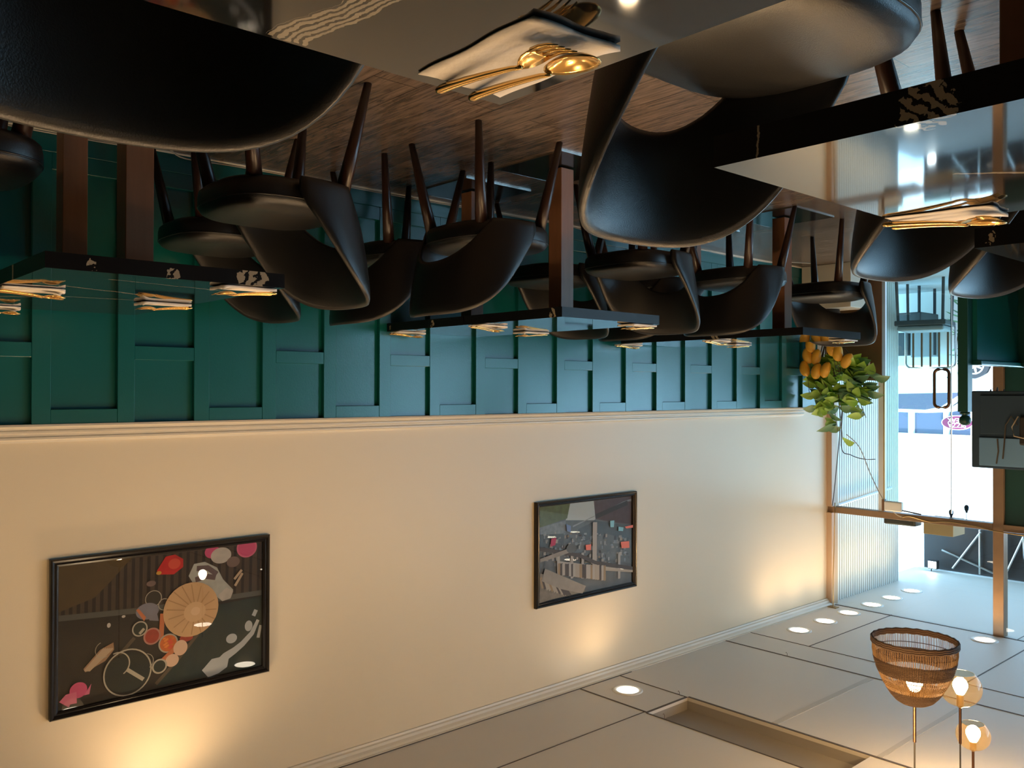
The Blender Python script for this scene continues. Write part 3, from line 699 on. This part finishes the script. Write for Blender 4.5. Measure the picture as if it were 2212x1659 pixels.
# ------------------------------------------------------------------ recessed downlights
WARM = (1.0, .66, .34)
def make_downlight():
    t = empty('downlight', (0, 0, 0))
    MB().lathe([(.070, .006), (.070, -.004), (.088, -.006), (.096, -.003), (.097, .002)], 40).build('trim_ring', M['white'], t, smooth=True)
    MB().lathe([(.0, -.002), (.03, -.002), (.069, -.001)], 40).build('lens', M['lamp'], t)
    return t
dl = make_downlight()
DL = [
    (3.657, 4.298, 9, 'round recessed downlight glowing in its own ceiling panel beside the open slot', 'downlights inside'),
    (3.657, 6.396, 2.2, 'round recessed downlight, first of the row running to the shop front', 'downlights inside'),
    (3.657, 6.81, 2.2, 'round recessed downlight, second of the row running to the shop front', 'downlights inside'),
    (3.657, 7.216, 5, 'round recessed downlight just inside the glass front, beside the hanging cable plate', 'downlights inside'),
    (3.657, 7.647, 6, 'round recessed downlight just outside the upper glass', 'downlights outside'),
    (3.657, 8.04, 6, 'round recessed downlight in the outer soffit, second beyond the glass', 'downlights outside'),
    (3.657, 8.46, 6, 'round recessed downlight in the outer soffit, farthest from the room', 'downlights outside'),
    (2.564, 7.218, 10, 'round recessed downlight beside the tan window post', 'downlights inside'),
    (3.657, 1.45, 11, 'round recessed downlight above the straw hat picture', 'downlights inside'),
]
for (x, y) in ((-.24, 8.0), (-.32, 8.53), (1.7, 7.1), (.98, 7.1), (.1, 7.1), (3.657, -.9), (2.25, .2), (2.25, 1.55), (2.1, 2.7), (.9, 2.9), (-.6, 1.6), (-.8, 4.3)):
    DL.append((x, y, 30 if x > 2 and y < 5 else 20, 'unseen recessed downlight, from a set filled out to light the room', 'downlights outside the view'))  # unseen lamps: some follow reflections, the near ones are added to brighten the wall
for i, (x, y, e, lb, g) in enumerate(DL):
    o = dl if i == 0 else copy_tree(dl)
    o.location = (x, y, H - .001); tag(o, lb, 'light', g)
    add_light('lamp', 'SPOT', (0, 0, -.012), e, WARM, parent=o, spot_size=R(150), spot_blend=.9, shadow_soft_size=.06)

# ------------------------------------------------------------------ pendant lamps
def make_bulb(m, z, k=1.0):
    m.lathe([(.0, z - .062 * k), (.012 * k, z - .060 * k), (.024 * k, z - .050 * k), (.0305 * k, z - .035 * k), (.030 * k, z - .02 * k), (.022 * k, z - .002 * k), (.0145 * k, z + .012 * k), (.0135 * k, z + .022 * k)], 24)
    return m
rt = empty('rattan_pendant', (1.432, 3.337, 1.998), 0, 'woven brown rattan bucket pendant lamp hanging mouth down from a dark rod', 'pendant lamp')
P_ = [(.147, 0), (.150, .035), (.144, .075), (.134, .11), (.118, .15), (.100, .183), (.084, .206), (.066, .226), (.046, .238), (.02, .243)]
def prad(z):
    for (r0, z0), (r1, z1) in zip(P_, P_[1:]):
        if z0 <= z <= z1: return r0 + (r1 - r0) * (z - z0) / (z1 - z0)
    return P_[-1][0]
m = MB()
for k in range(110):
    a = 2 * pi * k / 110 + .01 * sin(k * 5.1)
    m.tube([(prad(z) * cos(a + .012 * sin(k + z * 30)), prad(z) * sin(a + .012 * sin(k + z * 30)), z) for z in (.008, .045, .08, .115, .15, .185, .213, .233)], .0012, 4)
m.build('ribs', M['rattan'], rt)
m = MB()
for z in (.012, .019, .026): 
    pts = [((.150) * cos(2 * pi * k / 72), .150 * sin(2 * pi * k / 72), z - .012 + .0015 * sin(k * 2.1)) for k in range(72)]
    m.tube(pts, .0052, 6, closed=True)
m.build('rim', M['rattan_d'], rt)
def band(z0, z1, n, r, name, mt):
    m = MB()
    for i in range(n):
        z = z0 + (z1 - z0) * i / (n - 1)
        pts = [((prad(z) + .0014 * (1 if (k + i) % 2 else -1)) * cos(2 * pi * k / 110), (prad(z) + .0014 * (1 if (k + i) % 2 else -1)) * sin(2 * pi * k / 110), z) for k in range(110)]
        m.tube(pts, r, 4, closed=True)
    return m.build(name, mt, rt)
band(.070, .122, 22, .0015, 'woven_band', M['rattan_d'])
band(.186, .242, 26, .0019, 'woven_cup', M['rattan_d'])
band(.150, .170, 7, .0010, 'thin_band', M['rattan'])
m = MB()
for z in (.045, .140): m.tube([((prad(z) - .002) * cos(2 * pi * k / 60), (prad(z) - .002) * sin(2 * pi * k / 60), z + .004 * sin(2 * pi * k / 60)) for k in range(60)], .0016, 5, closed=True)
m.build('hoop', M['rattan_d'], rt)
make_bulb(MB(), .185, .95).build('bulb', M['bulb_r'], rt, smooth=True)
MB().lathe([(.014, .185), (.016, .19), (.016, .23), (.01, .245)], 20, cap=True).build('socket', M['brass'], rt, smooth=True)
MB().tube([(0, 0, .24), (0, 0, .385)], .006, 10).build('rod', M['copper'], rt); MB().tube([(0, 0, .385), (0, 0, H - 1.998)], .0035, 8).build('cord', M['cable_d'], rt)
def globe(name, loc, r, label):
    g = empty(name, loc, 0, label, 'pendant lamp', 'amber glass globe pendants')
    pr = []
    for k in range(25):
        a = R(-50 + (90 + 48) * k / 24); pr.append((r * cos(a), r * .93 * sin(a)))
    MB().lathe(pr, 48).build('glass_globe', M['amber'], g, smooth=True)
    rim = r * cos(R(-50)); zr = r * .93 * sin(R(-50))
    MB().tube([(rim * cos(2 * pi * k / 48), rim * sin(2 * pi * k / 48), zr) for k in range(48)], .0013, 6, closed=True).build('globe_rim', M['amber'], g, smooth=True)
    make_bulb(MB(), .018, 1.0).build('bulb', M['bulb'], g, smooth=True)
    MB().lathe([(.013, .018), (.015, .024), (.015, r * .9), (.008, r)], 20, cap=True).build('socket', M['brass'], g, smooth=True)
    MB().tube([(0, 0, r * .93), (0, 0, r + .16)], .006, 10).build('rod', M['copper'], g)
    MB().tube([(0, 0, r + .16), (0, 0, H - loc[2])], .0035, 8).build('cord', M['cable_d'], g)
    return g
globe('globe_pendant', (1.561, 4.107, 2.385), .090, 'amber glass globe pendant half hidden behind the rattan lamp')
globe('globe_pendant.001', (1.585, 4.32, 2.66), .0745, 'smaller amber glass globe pendant hanging highest, nearest the corner of the view')
for x, y, z in ((1.35, 2.1, 2.25), (1.55, .9, 2.2), (1.25, 2.75, 2.5)): globe('globe_pendant', (x, y, z), .09, 'added unseen amber globe pendant, brightening the wall from above the camera-side tables')  # pendants out of view, added so their bulbs warm the wall

# ------------------------------------------------------------------ plant corner
o = tag(B(3.46, 3.90, 6.86, 7.16, 0, .37).build('plinth', M['concrete'], bevel=.004), 'pale square plinth on the floor in the window corner under the plant', 'plinth')
o.data.materials[0] = mat('cream_plinth_paint', (.62, .58, .5), .5)
k_ = empty('timber_cabinet', (3.67, 7.27, 0), 0, 'brown timber cabinet behind the mango plant against the glass', 'cabinet')
B(-.27, .215, .02, .085, 0, .95).build('body', M['wood_brown'], k_, bevel=.004); B(-.272, .22, .015, .09, .95, .972).build('top', M['wood_tan'], k_, bevel=.003)
MB().tube([(-.16, .016, .80), (-.16, .016, .86)], .008).build('latch', M['white'], k_)
def leaf(m, base, dirv, ln, wd, nrm, curl=.25):
    d = Vector(dirv).normalized(); s = d.cross(Vector(nrm)).normalized(); n = s.cross(d).normalized(); b = Vector(base)
    prof = [(0, .05), (.18, .62), (.4, 1.0), (.62, .92), (.82, .55), (1.0, .02)]
    V = []; Fs = []
    for i, (t, k) in enumerate(prof):
        c_ = b + d * ln * t - n * (curl * ln * t * t)
        V += [c_ - s * wd * k + n * wd * .22 * k, c_, c_ + s * wd * k + n * wd * .22 * k]
        if i:
            a = 3 * i; Fs += [(a - 3, a - 2, a + 1, a), (a - 2, a - 1, a + 2, a + 1)]
    m.add(V, Fs)
pl = empty('mango_plant', (3.72, 6.98, .37), 0, 'leafy potted plant with hanging orange mangoes in the window corner', 'plant')
MB().lathe([(.0, .0), (.09, 0), (.12, .13), (.125, .15), (.11, .15), (.10, .13), (0, .13)], 28).build('pot', M['black'], pl, smooth=True)
rp = random.Random(11)
st = MB(); lf = MB(); ld = MB()
tips = []
def limb(p0, p1, r0=.006):
    p0, p1 = Vector(p0), Vector(p1); mid = (p0 + p1) / 2 + Vector((rp.uniform(-.04, .04), rp.uniform(-.04, .04), .06))
    pts = [p0.lerp(mid, t) .lerp(mid.lerp(p1, t), t) for t in (0, .2, .4, .6, .8, 1)]
    st.tube(pts, [r0, r0 * .9, r0 * .8, r0 * .7, r0 * .55, r0 * .4], 6); return pts
def wp(x, y, z): return (x - 3.72, y - 6.98, z - .37)
ends = [(3.80, 6.92, 1.22, 9), (3.70, 6.94, 1.26, 9), (3.86, 6.93, 1.10, 8), (3.74, 6.90, 1.10, 8), (3.62, 6.95, 1.40, 5), (3.58, 6.96, 1.47, 5), (3.36, 6.92, 1.28, 7), (3.33, 6.94, 1.12, 9), (3.42, 6.92, 1.16, 9), (3.30, 6.96, .98, 8), (3.45, 6.9, .98, 8), (3.52, 6.95, .93, 7), (3.78, 6.9, .98, 7), (3.62, 6.92, 1.12, 6), (3.40, 6.95, 1.04, 7), (3.84, 6.92, .98, 6), (3.56, 6.9, 1.22, 4)]
for (ex, ey, ez, nl) in ends:
    pts = limb((rp.uniform(-.03, .03), rp.uniform(-.03, .03), .13), wp(ex, ey, ez))
    for k in range(int(nl * 1.45)):
        p_ = pts[-1].lerp(pts[-3], rp.random() * 1.1); a = rp.uniform(0, 2 * pi)
        dv = (cos(a), -abs(sin(a)) * .5, rp.uniform(-.35, .55))
        ox = p_.x + 3.72
        ln_ = rp.uniform(.105, .16)
        if ox + dv[0] * ln_ > 3.88: dv = (-abs(dv[0]), dv[1], dv[2])
        leaf(lf if rp.random() < .66 else ld, p_, dv, ln_, rp.uniform(.034, .05), (rp.uniform(-.5, .5), -.8, .7), rp.uniform(.1, .5))
st.build('stems', M['stem'], pl, smooth=True); tag(lf.build('foliage', M['leaf'], pl, smooth=True)); tag(ld.build('dark_foliage', M['leaf_d'], pl, smooth=True))
# the pot stands on the plinth; mangoes hang from the stems below the leaves
for (gx_, gz_, tx, ty) in ((3.826, .766, -.25, .1), (3.846, .875, -.3, 0), (3.750, .778, .25, .1), (3.738, .895, .3, 0), (3.660, .885, .45, .1), (3.545, .750, .1, .1), (3.480, .812, .7, .1), (3.795, .67, 0, .1), (3.60, .71, -.1, .2)):
    mx_, my_, mz_ = wp(gx_, 6.80 + .04 * ((gx_ * 37) % 1), gz_)
    m = MB(); ax = Vector((tx, ty, 1)).normalized(); s_ = ax.cross(Vector((0, 1, 0))).normalized(); f_ = ax.cross(s_)
    rs = []
    for i in range(13):
        t = -1 + 2 * i / 12; rr = .042 * math.sqrt(max(.0004, 1 - t * t)) * (1 + .12 * t); c_ = ax * (.072 * t) + s_ * (.008 * t * t)
        rs.append([c_ + s_ * rr * cos(2 * pi * k / 14) + f_ * rr * .9 * sin(2 * pi * k / 14) for k in range(14)])
    m.rings(rs)
    f = m.build('mango', M['mango'], pl, smooth=True, loc=(mx_, my_, mz_))
    MB().tube([ax * .07, ax * .085 + Vector((0, .01, .01)), Vector((0, .08, .2))], .0025, 5).build('stalk', M['stem'], f)

# ------------------------------------------------------------------ cables
def cable(name, pts, r, m, label):
    P3 = [Vector(p_) for p_ in pts]; sm = []
    for i in range(len(P3) - 1):
        a, b_, c_, d_ = P3[max(0, i - 1)], P3[i], P3[i + 1], P3[min(len(P3) - 1, i + 2)]
        for k in range(6):
            t = k / 6; sm.append(.5 * ((2 * b_) + (c_ - a) * t + (2 * a - 5 * b_ + 4 * c_ - d_) * t * t + (3 * b_ - a - 3 * c_ + d_) * t ** 3))
    sm.append(P3[-1])
    return tag(MB().tube(sm, r, 6).build(name, m, smooth=True), label, 'cable')
cable('floor_cable', [(3.86, -.6, .021), (3.88, .6, .021), (3.875, 1.25, .021), (3.84, 1.42, .008), (3.87, 1.52, .03), (3.88, 1.8, .021), (3.885, 2.6, .021), (3.88, 3.2, .021), (3.87, 4.0, .021), (3.85, 4.12, .05), (3.84, 4.25, .01), (3.87, 4.6, .021), (3.87, 5.2, .021), (3.84, 5.35, .02), (3.87, 5.6, .021), (3.86, 6.3, .021), (3.80, 6.5, .005), (3.70, 6.75, .004)], .0035, M['cable'], 'cream cable lying along the baseboard of the green panelled wall')
hc = empty('hanging_cable', (3.845, 7.30, 0), 0, 'cable dropping from a small plate on the ceiling to the top of the timber beam', 'cable')
MB().tube([(0, 0, H - .003), (.003, .005, 2.7), (-.004, .01, 2.45), (.0, .03, 2.15), (.01, .055, 2.06)], .0045, 6).build('cord', M['brass'], hc); B(-.04, .04, -.03, .03, H - .008, H - .001).build('ceiling_plate', M['brass'], hc)
cable('window_cable', [(3.885, YF - .07, 2.09), (3.87, YF - .05, 1.9), (3.80, YF - .01, 1.0 + .02), (3.83, YF - .012, 1.55), (3.74, YF - .012, 1.63), (3.62, YF - .012, 1.66), (3.52, YF - .012, 1.655)], .004, M['cable_d'], 'dark cable looping across the narrow glass pane beside the door')
cable('door_closer_cable', [(3.78, YF - .012, 1.45), (3.66, YF - .012, 1.56), (3.56, YF - .02, 1.78), (3.44, YF - .05, 1.98), (3.33, YF - .05, 2.10), (3.27, YF - .05, 2.125)], .004, M['cable'], 'cable running diagonally over the glass up to the door closer')
cable('beam_cable', [(3.27, YF - .042, 2.128), (3.2, YF - .042, 2.115), (3.05, YF - .042, 2.14), (2.9, YF - .042, 2.125), (2.7, YF - .042, 2.135), (2.5, YF - .042, 2.16), (2.1, YF - .045, 2.17)], .005, M['brass'], 'brass coloured cable strung along the timber beam over the door')
dc = empty('door_closer', (3.34, YF - .03, 2.0), 0, 'white door closer box at the head of the glass door', 'door closer')
B(-.075, .075, -.045, .0, 0, .085).build('housing', M['white'], dc, bevel=.012, bseg=3); B(.078, .10, -.03, .005, -.01, .09).build('bracket', M['wood_brown'], dc)
MB().tube([(-.07, -.02, .07), (-.22, 0.0, .09)], .006).build('arm', M['black'], dc)
for x, y, z_ in ((3.36, 5.71, 0), (3.2, 4.09, 1), (3.38, 4.47, 2), (1.9, 6.1, 3)):
    h = MB().tube([(x, y, H - .002), (x, y, H - .02), (x + .006, y, H - .028), (x + .012, y, H - .022)], .0015, 5).build('ceiling_hook', M['copper'])
    tag(h, ['small metal hook in the dark ceiling seam near the shop front', 'small metal hook at the near corner of the ceiling panel holding a downlight', 'small metal hook between the downlight panel and the open slot', 'small metal hook near the window post'][z_], 'hook', 'ceiling hooks')

# ------------------------------------------------------------------ green partition and monitor
gp = empty('green_partition', (2.05, 5.5, 0), 0, 'dark green panelled low partition with a ball-topped corner post', 'partition')
B(-.004, .054, 0, .075, 0, 1.186).build('post', M['greend'], gp, bevel=.003)
MB().lathe([(.02, 1.186), (.03, 1.19), (.03, 1.196), (.015, 1.205), (.022, 1.212), (.031, 1.224), (.034, 1.238), (.031, 1.252), (.02, 1.264), (.0, 1.268)], 28, c=(.025, .037, 0)).build('ball_finial', M['greend'], gp, smooth=True)
B(-.03, .0, .075, .80, 0, .875).build('side_panel', M['green'], gp); B(-.055, .02, .075, .83, .875, .905).build('cap_rail', M['green'], gp, bevel=.006)
B(-1.6, -.03, .77, .80, 0, .875).build('back_panel', M['greend'], gp); B(-1.6, -.055, .755, .83, .875, .905).build('cap_rail', M['greend'], gp, bevel=.006)
tv = empty('monitor', (1.55, 5.35, 0), 0, 'grey monitor seen from behind with loose cables, standing by the green partition', 'monitor')
sh = B(-.42, .42, 0, .03, 1.06, 1.50).build('screen_shell', M['tvd'], tv, bevel=.006)
B(-.34, .37, -.012, 0, 1.085, 1.305).build('rear_panel', M['tvd'], sh, bevel=.004)
B(-.34, .375, -.014, 0, 1.325, 1.485).build('rear_cover', M['tvb'], tv, bevel=.004)
B(.02, .16, -.035, -.0, 1.20, 1.36).build('port_housing', M['black'], tv, bevel=.01)
B(-.06, .06, -.02, .01, .02, 1.1).build('stand', M['black'], tv); B(-.2, .2, -.15, .15, 0, .02).build('stand_base', M['black'], tv)
MB().tube([(.24, -.04, 1.44), (.235, -.03, 1.34), (.23, -.025, 1.25), (.20, -.03, 1.20), (.17, -.03, 1.25)], .004, 6).build('cable', M['cable_d'], tv)
MB().tube([(.28, -.02, 1.47), (.27, -.02, 1.40), (.275, -.02, 1.33)], .004, 6).build('cable', M['cable_d'], tv)
MB().tube([(.16, -.045, 1.20), (.19, -.05, 1.26), (.18, -.05, 1.31), (.13, -.05, 1.32), (.11, -.05, 1.28)], .004, 6).build('loop_cable', M['cable'], tv, smooth=True)
for k in range(3):
    MB().tube([(.32 - .035 * k, .012, 1.05 - .012 * (k == 1)), (.325 - .035 * k, .012, 1.10)], [.003, .014], 8).build('plug', M['black'], tv)

# ------------------------------------------------------------------ outside: side wall, soffit, terrace
c = MB(); c.box(XW + .02, XW + .1, YF, 8.82, -.1, H)
struct(c, 'wall_outer_backing', M['rib'])
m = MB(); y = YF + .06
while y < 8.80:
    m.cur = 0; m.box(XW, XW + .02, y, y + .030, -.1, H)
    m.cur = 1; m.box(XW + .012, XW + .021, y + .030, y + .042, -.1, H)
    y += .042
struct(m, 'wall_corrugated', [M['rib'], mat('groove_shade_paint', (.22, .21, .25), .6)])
struct(MB().tube([(XW - .03, YF + .08, 2.10), (XW - .03, 8.6, 2.02)], .014, 6), 'trim_14', M['whitem'])
struct(B(-12, 14, YF + .05, 10.6, -.12, -.02), 'floor_terrace', M['concrete'])
struct(B(-12, 60, 10.6, 60, -.14, .10), 'floor_street', mat('sunlit_asphalt', (.42, .42, .44), .9))
struct(B(XL - .15, 2.33, 9.66, 9.72, 2.5, H + .3), 'wall_fascia', M['darkpanel'])
aw = empty('dark_awning', (3.2, 9.70, 2.5), 0, 'dark brown awning panel with thin steel struts beyond the upper glass', 'awning')
B(-.9, .86, 0, .04, 0, .48).build('sheet', M['darkpanel'], aw)
for a, b_ in (((.66, .26), (.05, .46)), ((.55, .44), (.27, .02)), ((.28, .46), (.28, .0)), ((.02, .46), (.03, .0)), ((-.15, .42), (-.13, .02)), ((.05, .46), (-.13, .02))):
    MB().tube([(a[0], -.03, a[1]), (b_[0], -.03, b_[1])], .011, 6).build('strut', M['steel'], aw)
B(-.3, -.14, -.06, .0, .1, .36).build('box_beam', M['darkpanel'], aw)
struct(B(2.3, 4.1, 9.64, 9.66, H - .012, H), 'trim_15', M['whitem'])
fl_ = empty('floodlight', (3.92, 9.55, 2.86), 0, 'small bright floodlight in the corner of the outer soffit', 'light')
B(-.07, .03, -.03, .03, 0, .09).build('housing', M['black'], fl_, bevel=.006); B(-.06, .02, -.036, -.03, .01, .08).build('lens', mat('flood_lens', (1, 1, 1), .3, emit=(.9, .95, 1), es=12), fl_); MB().tube([(0, 0, .08), (0, 0, .13)], .006).build('bracket', M['black'], fl_)
bx = empty('junction_box', (3.36, YF + .06, 2.145), 0, 'dark plastic box hung outside on the beam above the door closer', 'box')
B(-.15, .12, 0, .14, -.02, .07).build('body', M['black'], bx, bevel=.012); B(-.155, .125, -.004, .0, -.025, .01).build('lid_seam', M['tvb'], bx)
tag(B(2.90, 3.14, YF + .06, YF + .30, 2.13, 2.26).build('cardboard_box', M['card'], bevel=.003), 'brown cardboard piece lying on the ledge over the glass door', 'box')
for x, z, lb in ((2.80, 2.02, 'dark lantern bulb hanging outside under the beam, the larger one near the tan post'), (2.92, 2.07, 'dark lantern bulb hanging outside under the beam, the smaller one')):
    b_ = empty('hanging_bulb', (x, YF + .07, z), 0, lb, 'bulb', 'dark hanging bulbs')
    MB().lathe([(0, -.035), (.012, -.03), (.018, -.015), (.016, .005), (.009, .02), (.009, .03)], 16).build('glass', M['tvd'], b_, smooth=True); MB().tube([(0, 0, .03), (0, 0, 2.12 - z), (0, -.025, 2.13 - z)], .003).build('wire', M['cable_d'], b_)

struct(B(XW - .2, 9.5, 9.75, 9.95, -.1, .78), 'wall_parapet', M['wallw'])
struct(B(-3.4, XW - .2, 9.75, 9.95, -.1, .78), 'wall_parapet_left', M['wallw'])
# terrace furniture
tb = empty('terrace_bench', (4.10, 9.30, -.02), 0, 'low dark terrace bench with two back panels before the white parapet', 'bench')
B(-.27, .27, -.22, .22, .27, .42).build('seat', M['canvas'], tb, bevel=.012); B(-.25, .02, .20, .27, .45, .72).build('back_panel', M['greyf'], tb, bevel=.01); B(.04, .27, .20, .27, .45, .70).build('back_panel', M['canvas'], tb, bevel=.01)
for sx in (-1, 1):
    for sy in (-1, 1): MB().tube([(sx * .24, sy * .19, .70 if sy > 0 else .27), (sx * .24, sy * .19, 0)], .016, 8).build('leg', M['tyre'], tb)
def tchair(x, y, rz, lb):
    c_ = empty('terrace_chair', (x, y, -.02), R(rz), lb, 'chair')
    B(-.23, .23, -.22, .22, .40, .45).build('seat', M['canvas'], c_, bevel=.01)
    B(-.21, .21, -.2, .2, .45, .50).build('cushion', M['greyf'], c_, bevel=.02, bseg=3)
    m = MB(); pts = []
    for cx, cz, a0 in ((.18, .80, 0), (-.18, .80, 90)):
        for k in range(5): a = R(a0 + 22.5 * k); pts.append((cx + .05 * cos(a), -.23, cz + .05 * sin(a)))
    m.tube([(.23, -.22, .42)] + pts + [(-.23, -.22, .42)], .012, 8); m.build('back_frame', M['chrome'], c_, smooth=True)
    for k in range(5): B(-.16 + .08 * k - .008, -.16 + .08 * k + .008, -.24, -.22, .45, .84).build('slat', M['wood_brown'], c_)
    for sx in (-1, 1):
        for sy in (-1, 1): MB().tube([(sx * .2, sy * .19, .40), (sx * .21, sy * .21, 0)], .014, 8).build('leg', M['canvas'], c_)
tchair(3.64, 8.72, 170, 'slatted terrace chair with a light back frame outside the glass door')
def bamboo(x, y, hts, lb, n, seed, z0=-.02, sp=.12):
    g = empty('bamboo_plant', (x, y, z0), 0, lb, 'plant', 'bamboo plants outside'); r_ = random.Random(seed)
    s = MB(); l_ = MB()
    for k in range(n):
        bx_, by_ = r_.uniform(-sp, sp), r_.uniform(-.08, .0); hh_ = hts * r_.uniform(.75, 1); tx = bx_ + r_.uniform(-.1, .1)
        s.tube([(bx_, by_, 0), ((bx_ + tx) / 2, by_, hh_ / 2), (tx, by_, hh_)], [.006, .005, .003], 6)
        for j in range(int(hts * 9)):
            t = r_.uniform(.15, 1); p_ = (bx_ + (tx - bx_) * t, by_, hh_ * t); a = r_.uniform(0, 2 * pi)
            leaf(l_, p_, (cos(a), sin(a) * .5, r_.uniform(-.6, .4)), r_.uniform(.12, .2), .011, (0, -.8, .6), .3)
    s.build('canes', M['stem'], g); l_.build('foliage', M['leaf_d'], g)
bamboo(3.55, 9.62, 1.0, 'low bamboo plant with narrow leaves in front of the white parapet', 4, 2)
bamboo(4.62, 9.55, 1.9, 'taller bamboo plant seen through the glass door', 5, 5)
bamboo(5.1, 9.6, 2.4, 'tallest bamboo plant beside the corrugated side wall', 5, 9)

# ------------------------------------------------------------------ across the street
def facade():
    c = MB(); c.box(-6, 40, 30, 31, 2.62, 8); c.box(-6, 40, 30.02, 31, -.1, .75)
    for x in (11.75, 10.9, 10.62, 12.9, 14.3, 15.8, 9.3, 7.9): c.box(x, x + .16, 29.95, 30.1, .75, 2.62)
    c.box(-6, 40, 29.93, 30.1, 2.5, 2.64)
    struct(c, 'wall_street_building', M['wallw'])
    struct(B(-6, 40, 30.1, 30.2, .75, 2.55), 'window_20', M['shopglass'])
    struct(B(9.0, 12.5, 29.9, 29.98, 2.64, 3.0), 'trim_16', mat('pale_orange_band', (.8, .5, .32), .7))
facade()
def text_mesh(body, size, m, parent, loc, ext=.01):
    cu = bpy.data.curves.new('t', 'FONT'); cu.body = body; cu.size = size; cu.extrude = ext; cu.align_x = 'CENTER'; cu.align_y = 'CENTER'
    ob = bpy.data.objects.new('t', cu); COL.objects.link(ob)
    dg = bpy.context.evaluated_depsgraph_get(); me = bpy.data.meshes.new_from_object(ob.evaluated_get(dg)); bpy.data.objects.remove(ob)
    me.materials.clear(); me.materials.append(m)
    o_ = bpy.data.objects.new('lettering', me); COL.objects.link(o_); o_.parent = parent; o_.location = loc; o_.rotation_euler = (R(90), 0, 0)
    return o_
sg = empty('shop_sign', (11.45, 29.9, 2.1), 0, 'small oval pink and white shop sign in the blue window across the street', 'sign')
m = MB(); n = 36
m.rings([[(.50 * cos(2 * pi * k / n), y_, .24 * sin(2 * pi * k / n)) for k in range(n)] for y_ in (0, .05)]); m.build('panel', M['wallw'], sg)
m = MB(); m.rings([[(.47 * cos(2 * pi * k / n), y_, .215 * sin(2 * pi * k / n)) for k in range(n)] for y_ in (-.01, 0)]); m.build('red_panel', mat('magenta_sign', (.16, .012, .06), .5), sg)
text_mesh('PIZZA', .21, M['wallw'], sg, (0, -.02, .075)); text_mesh('STEAK', .21, M['wallw'], sg, (0, -.02, -.085))
s2 = empty('letter_sign', (10.72, 29.86, 2.15), 0, 'red letter S in the pale window bay across the street', 'sign')
B(-.16, .16, .03, .06, -.25, .25).build('backing', M['wallw'], s2); text_mesh('S', .42, mat('magenta_letter', (.5, .02, .12), .5), s2, (0, 0, 0), .02)
s3 = empty('red_poster_board', (13.3, 29.86, 1.3), 0, 'red poster board seen through the glass door', 'sign')
B(-.42, .42, .0, .05, -.28, .28).build('board', M['red'], s3); B(-.25, .25, -.01, 0, .04, .16).build('white_bar', M['wallw'], s3); B(-.32, .1, -.01, 0, -.22, -.06).build('white_bar', M['wallw'], s3)
ps = empty('red_banner', (7.2, 22.2, .18), 0, 'tall red and white banner between the green posts across the street', 'banner')
B(-.22, .22, 0, .04, .55, 1.5).build('cloth', M['red'], ps); B(-.22, .22, -.01, 0, 1.05, 1.22).build('white_stripe', M['wallw'], ps); B(-.22, .22, -.01, 0, .35, .58).build('white_foot', M['wallw'], ps); MB().tube([(.25, .02, -.08), (.25, .02, 1.55)], .02).build('pole', M['steel'], ps)
def car(x, y, lb):
    t = empty('car', (x, y, .10), 0, lb, 'car')
    pr = [(-.85, .28), (-.95, .45), (-.93, .66), (-.75, .82), (.1, .97), (.75, 1.42), (1.2, 1.52), (2.4, 1.5), (2.95, 1.1), (3.35, .95), (3.4, .5), (3.3, .28), (2.9, .28), (2.8, .52), (2.55, .62), (2.3, .52), (2.2, .28), (.42, .28), (.33, .52), (.05, .66), (-.26, .52), (-.37, .28)]
    MB().rings([[(px, 0, pz) for px, pz in pr], [(px, 1.75, pz) for px, pz in pr]]).build('body', M['carw'], t, bevel=.05, bseg=3)
    MB().rings([[(px, -.012, pz) for px, pz in ((.3, 1.0), (.82, 1.36), (1.2, 1.44), (2.3, 1.42), (2.7, 1.06))], [(px, .05, pz) for px, pz in ((.3, 1.0), (.82, 1.36), (1.2, 1.44), (2.3, 1.42), (2.7, 1.06))]]).build('side_window', M['cardk'], t)
    MB().add([(.12, .12, .985), (.12, 1.63, .985), (.72, 1.58, 1.40), (.72, .17, 1.40)], [(0, 1, 2, 3)]).build('windscreen', M['cardk'], t, loc=(-.02, 0, .02))
    for wx_ in (.03, 2.55):
        w2 = MB().rings([[(wx_ + rr_ * cos(2 * pi * k / 28), yy, .33 + rr_ * sin(2 * pi * k / 28)) for k in range(28)] for rr_, yy in ((.2, .0), (.31, -.01), (.33, .03), (.33, .18), (.2, .2))]).build('wheel', M['tyre'], t, smooth=False)
        m = MB()
        for k in range(7):
            a = 2 * pi * k / 7; m.tube([(wx_, -.02, .33), (wx_ + .2 * cos(a), -.02, .33 + .2 * sin(a))], [.035, .02], 6)
        m.tube([(wx_ + .21 * cos(2 * pi * k / 28), -.02, .33 + .21 * sin(2 * pi * k / 28)) for k in range(28)], .018, 6, closed=True); m.build('rim', M['wallw'], w2)
    B(-.86, -.74, -.015, .0, .62, .70).build('indicator', M['orange'], t); B(-.96, -.78, -.0, .35, .66, .80).build('headlight', M['chrome'], t)
car(8.22, 22.6, 'white car parked across the street, its front wheel showing beside the green post')
